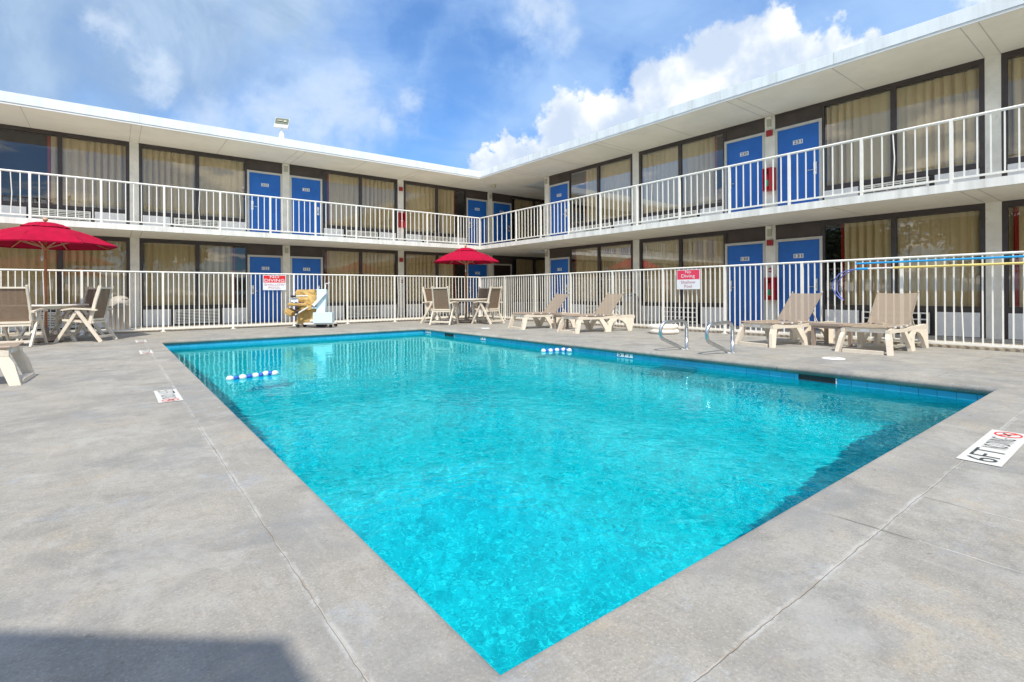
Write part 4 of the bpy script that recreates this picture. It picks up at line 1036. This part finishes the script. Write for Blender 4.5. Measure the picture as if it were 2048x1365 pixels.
# door viewer style round knobs beside doors 222/122
for fl in (0, 1):
    mb = MB(); mb.lathe([(0, 0), (.03, 0), (.03, .012), (0, .014)], M_WPL, (0, 0, 0), 14)
    o = mb.build('door_stop', None, wp('L', 3.19, .012, F2*fl+1.57)); o.rotation_euler = (R(90), 0, 0)
    tag(o, ('small white disc on the ground floor window beside door 122', 'small white disc on the upper floor window beside door 222')[fl], 'door stop', 'round white discs beside doors')

# ------------------------------------------------------------------ roof floodlight
fl_ = empty('floodlight', (4.05, 16.5, 5.41), -yaw+R(8), label='white floodlight with a dark glass face mounted on the left roof', cat='floodlight')
mb = MB(); mb.lathe([(0, 0), (.07, 0), (.05, .04), (.035, .05), (.035, .12), (.07, .16), (.08, .26), (.05, .38), (.03, .40), (.02, .50)], M_WHITE, (0, 0, 0), 14); mb.build('mount', fl_)
mb = MB(); X_ = Matrix.Translation((0, 0, .50)) @ Matrix.Scale(.86, 4) @ Matrix.Rotation(R(-12), 4, 'X') @ Matrix.Rotation(R(5), 4, 'Y')
vs = [(-.24, -.10, 0), (.24, -.10, 0), (.20, .10, .04), (-.20, .10, .04), (-.24, -.06, .38), (.24, -.06, .38), (.18, .12, .30), (-.18, .12, .30)]
mb.add(vs, [(0, 3, 2, 1), (4, 5, 6, 7), (0, 1, 5, 4), (1, 2, 6, 5), (2, 3, 7, 6), (3, 0, 4, 7)], mat('lamp_housing_grey', (.46, .47, .46), .5), False, X_)
mb.build('lamp_housing', fl_)
mb = MB(); n = 6; out = []
for cx_, cz_, a0 in ((.18, .32, 0), (-.18, .32, 90), (-.18, .18, 180), (.18, .18, 270)):
    for k in range(n+1): t_ = R(a0+90*k/n); out.append((cx_+.045*math.cos(t_), cz_+.045*math.sin(t_)))
N_ = len(out); vs = [(x, -.10+.04*z/.38-.006, z) for x, z in out] + [(x, -.10+.04*z/.38+.03, z) for x, z in out]
mb.add(vs, [tuple(range(N_))]+[(i, i+N_, (i+1) % N_+N_, (i+1) % N_) for i in range(N_)], M_LENS, False, X_); mb.build('lens', fl_)
mb = MB(); mb.bar((-.15, -.10, .26), (.02, -.10, .26), .012, .02, M_DIFF); mb.bar((.07, -.10, .25), (.16, -.10, .25), .02, .05, M_DIFF); mb.v = [tuple(X_ @ Vector(v)) for v in mb.v]; mb.build('lamp_tube', fl_)

# ------------------------------------------------------------------ trees behind the camera (seen mirrored in the windows)
def tree(x, y, h, r_, seed, label):
    rnd = random.Random(seed); root = empty('tree', (x, y, 0), label=label, cat='tree', group='trees beyond the pool court')
    mb = MB(); mb.tube([(0, 0, 0), (.1, .05, h*.3), (0, .1, h*.6), (.1, 0, h*.85)], .2, M_BARK, 8, rs=[.28, .22, .14, .05])
    for k in range(6):
        a = rnd.random()*6.28; mb.tube([(0, 0, h*.4), (math.cos(a)*r_*.4, math.sin(a)*r_*.4, h*.6), (math.cos(a)*r_*.7, math.sin(a)*r_*.7, h*.72)], .08, M_BARK, 6, rs=[.12, .08, .03])
    mb.build('trunk', root); mb = MB()
    cl_ = [Vector((rnd.gauss(0, r_*.42), rnd.gauss(0, r_*.42), h*.62+rnd.gauss(0, h*.15))) for _ in range(26)]
    for c in cl_:
        for _ in range(170):
            p = c+Vector((rnd.gauss(0, 1), rnd.gauss(0, 1), rnd.gauss(0, .8)))*(r_*.17)
            a = Vector((rnd.gauss(0, 1), rnd.gauss(0, 1), rnd.gauss(0, 1))).normalized(); b = a.cross(Vector((rnd.random(), rnd.random(), 1))).normalized(); s_ = .24
            mb.add([p-a*s_, p+b*s_*.6, p+a*s_, p-b*s_*.6], [(0, 1, 2, 3)], M_LEAF)
    mb.build('crown', root)
for i, (x, y, h, r_) in enumerate(((-4, -26, 9, 4.2), (-11, -24, 8, 4), (3, -30, 10, 4.5), (-21, 0, 7.0, 4.6), (-22, 7.5, 7.5, 4.8), (-21, 15, 7.2, 4.6), (-23, -8, 7.4, 4.8))):
    tree(x, y, h, r_, i+3, ['tallest leafy tree behind the camera', 'leafy tree behind the camera to its left', 'broad leafy tree behind the camera to its right', 'leafy tree beyond the left end of the deck', 'leafy tree beyond the left wing', 'leafy tree at the end of the row left of the deck', 'leafy tree behind and left of the camera'][i])
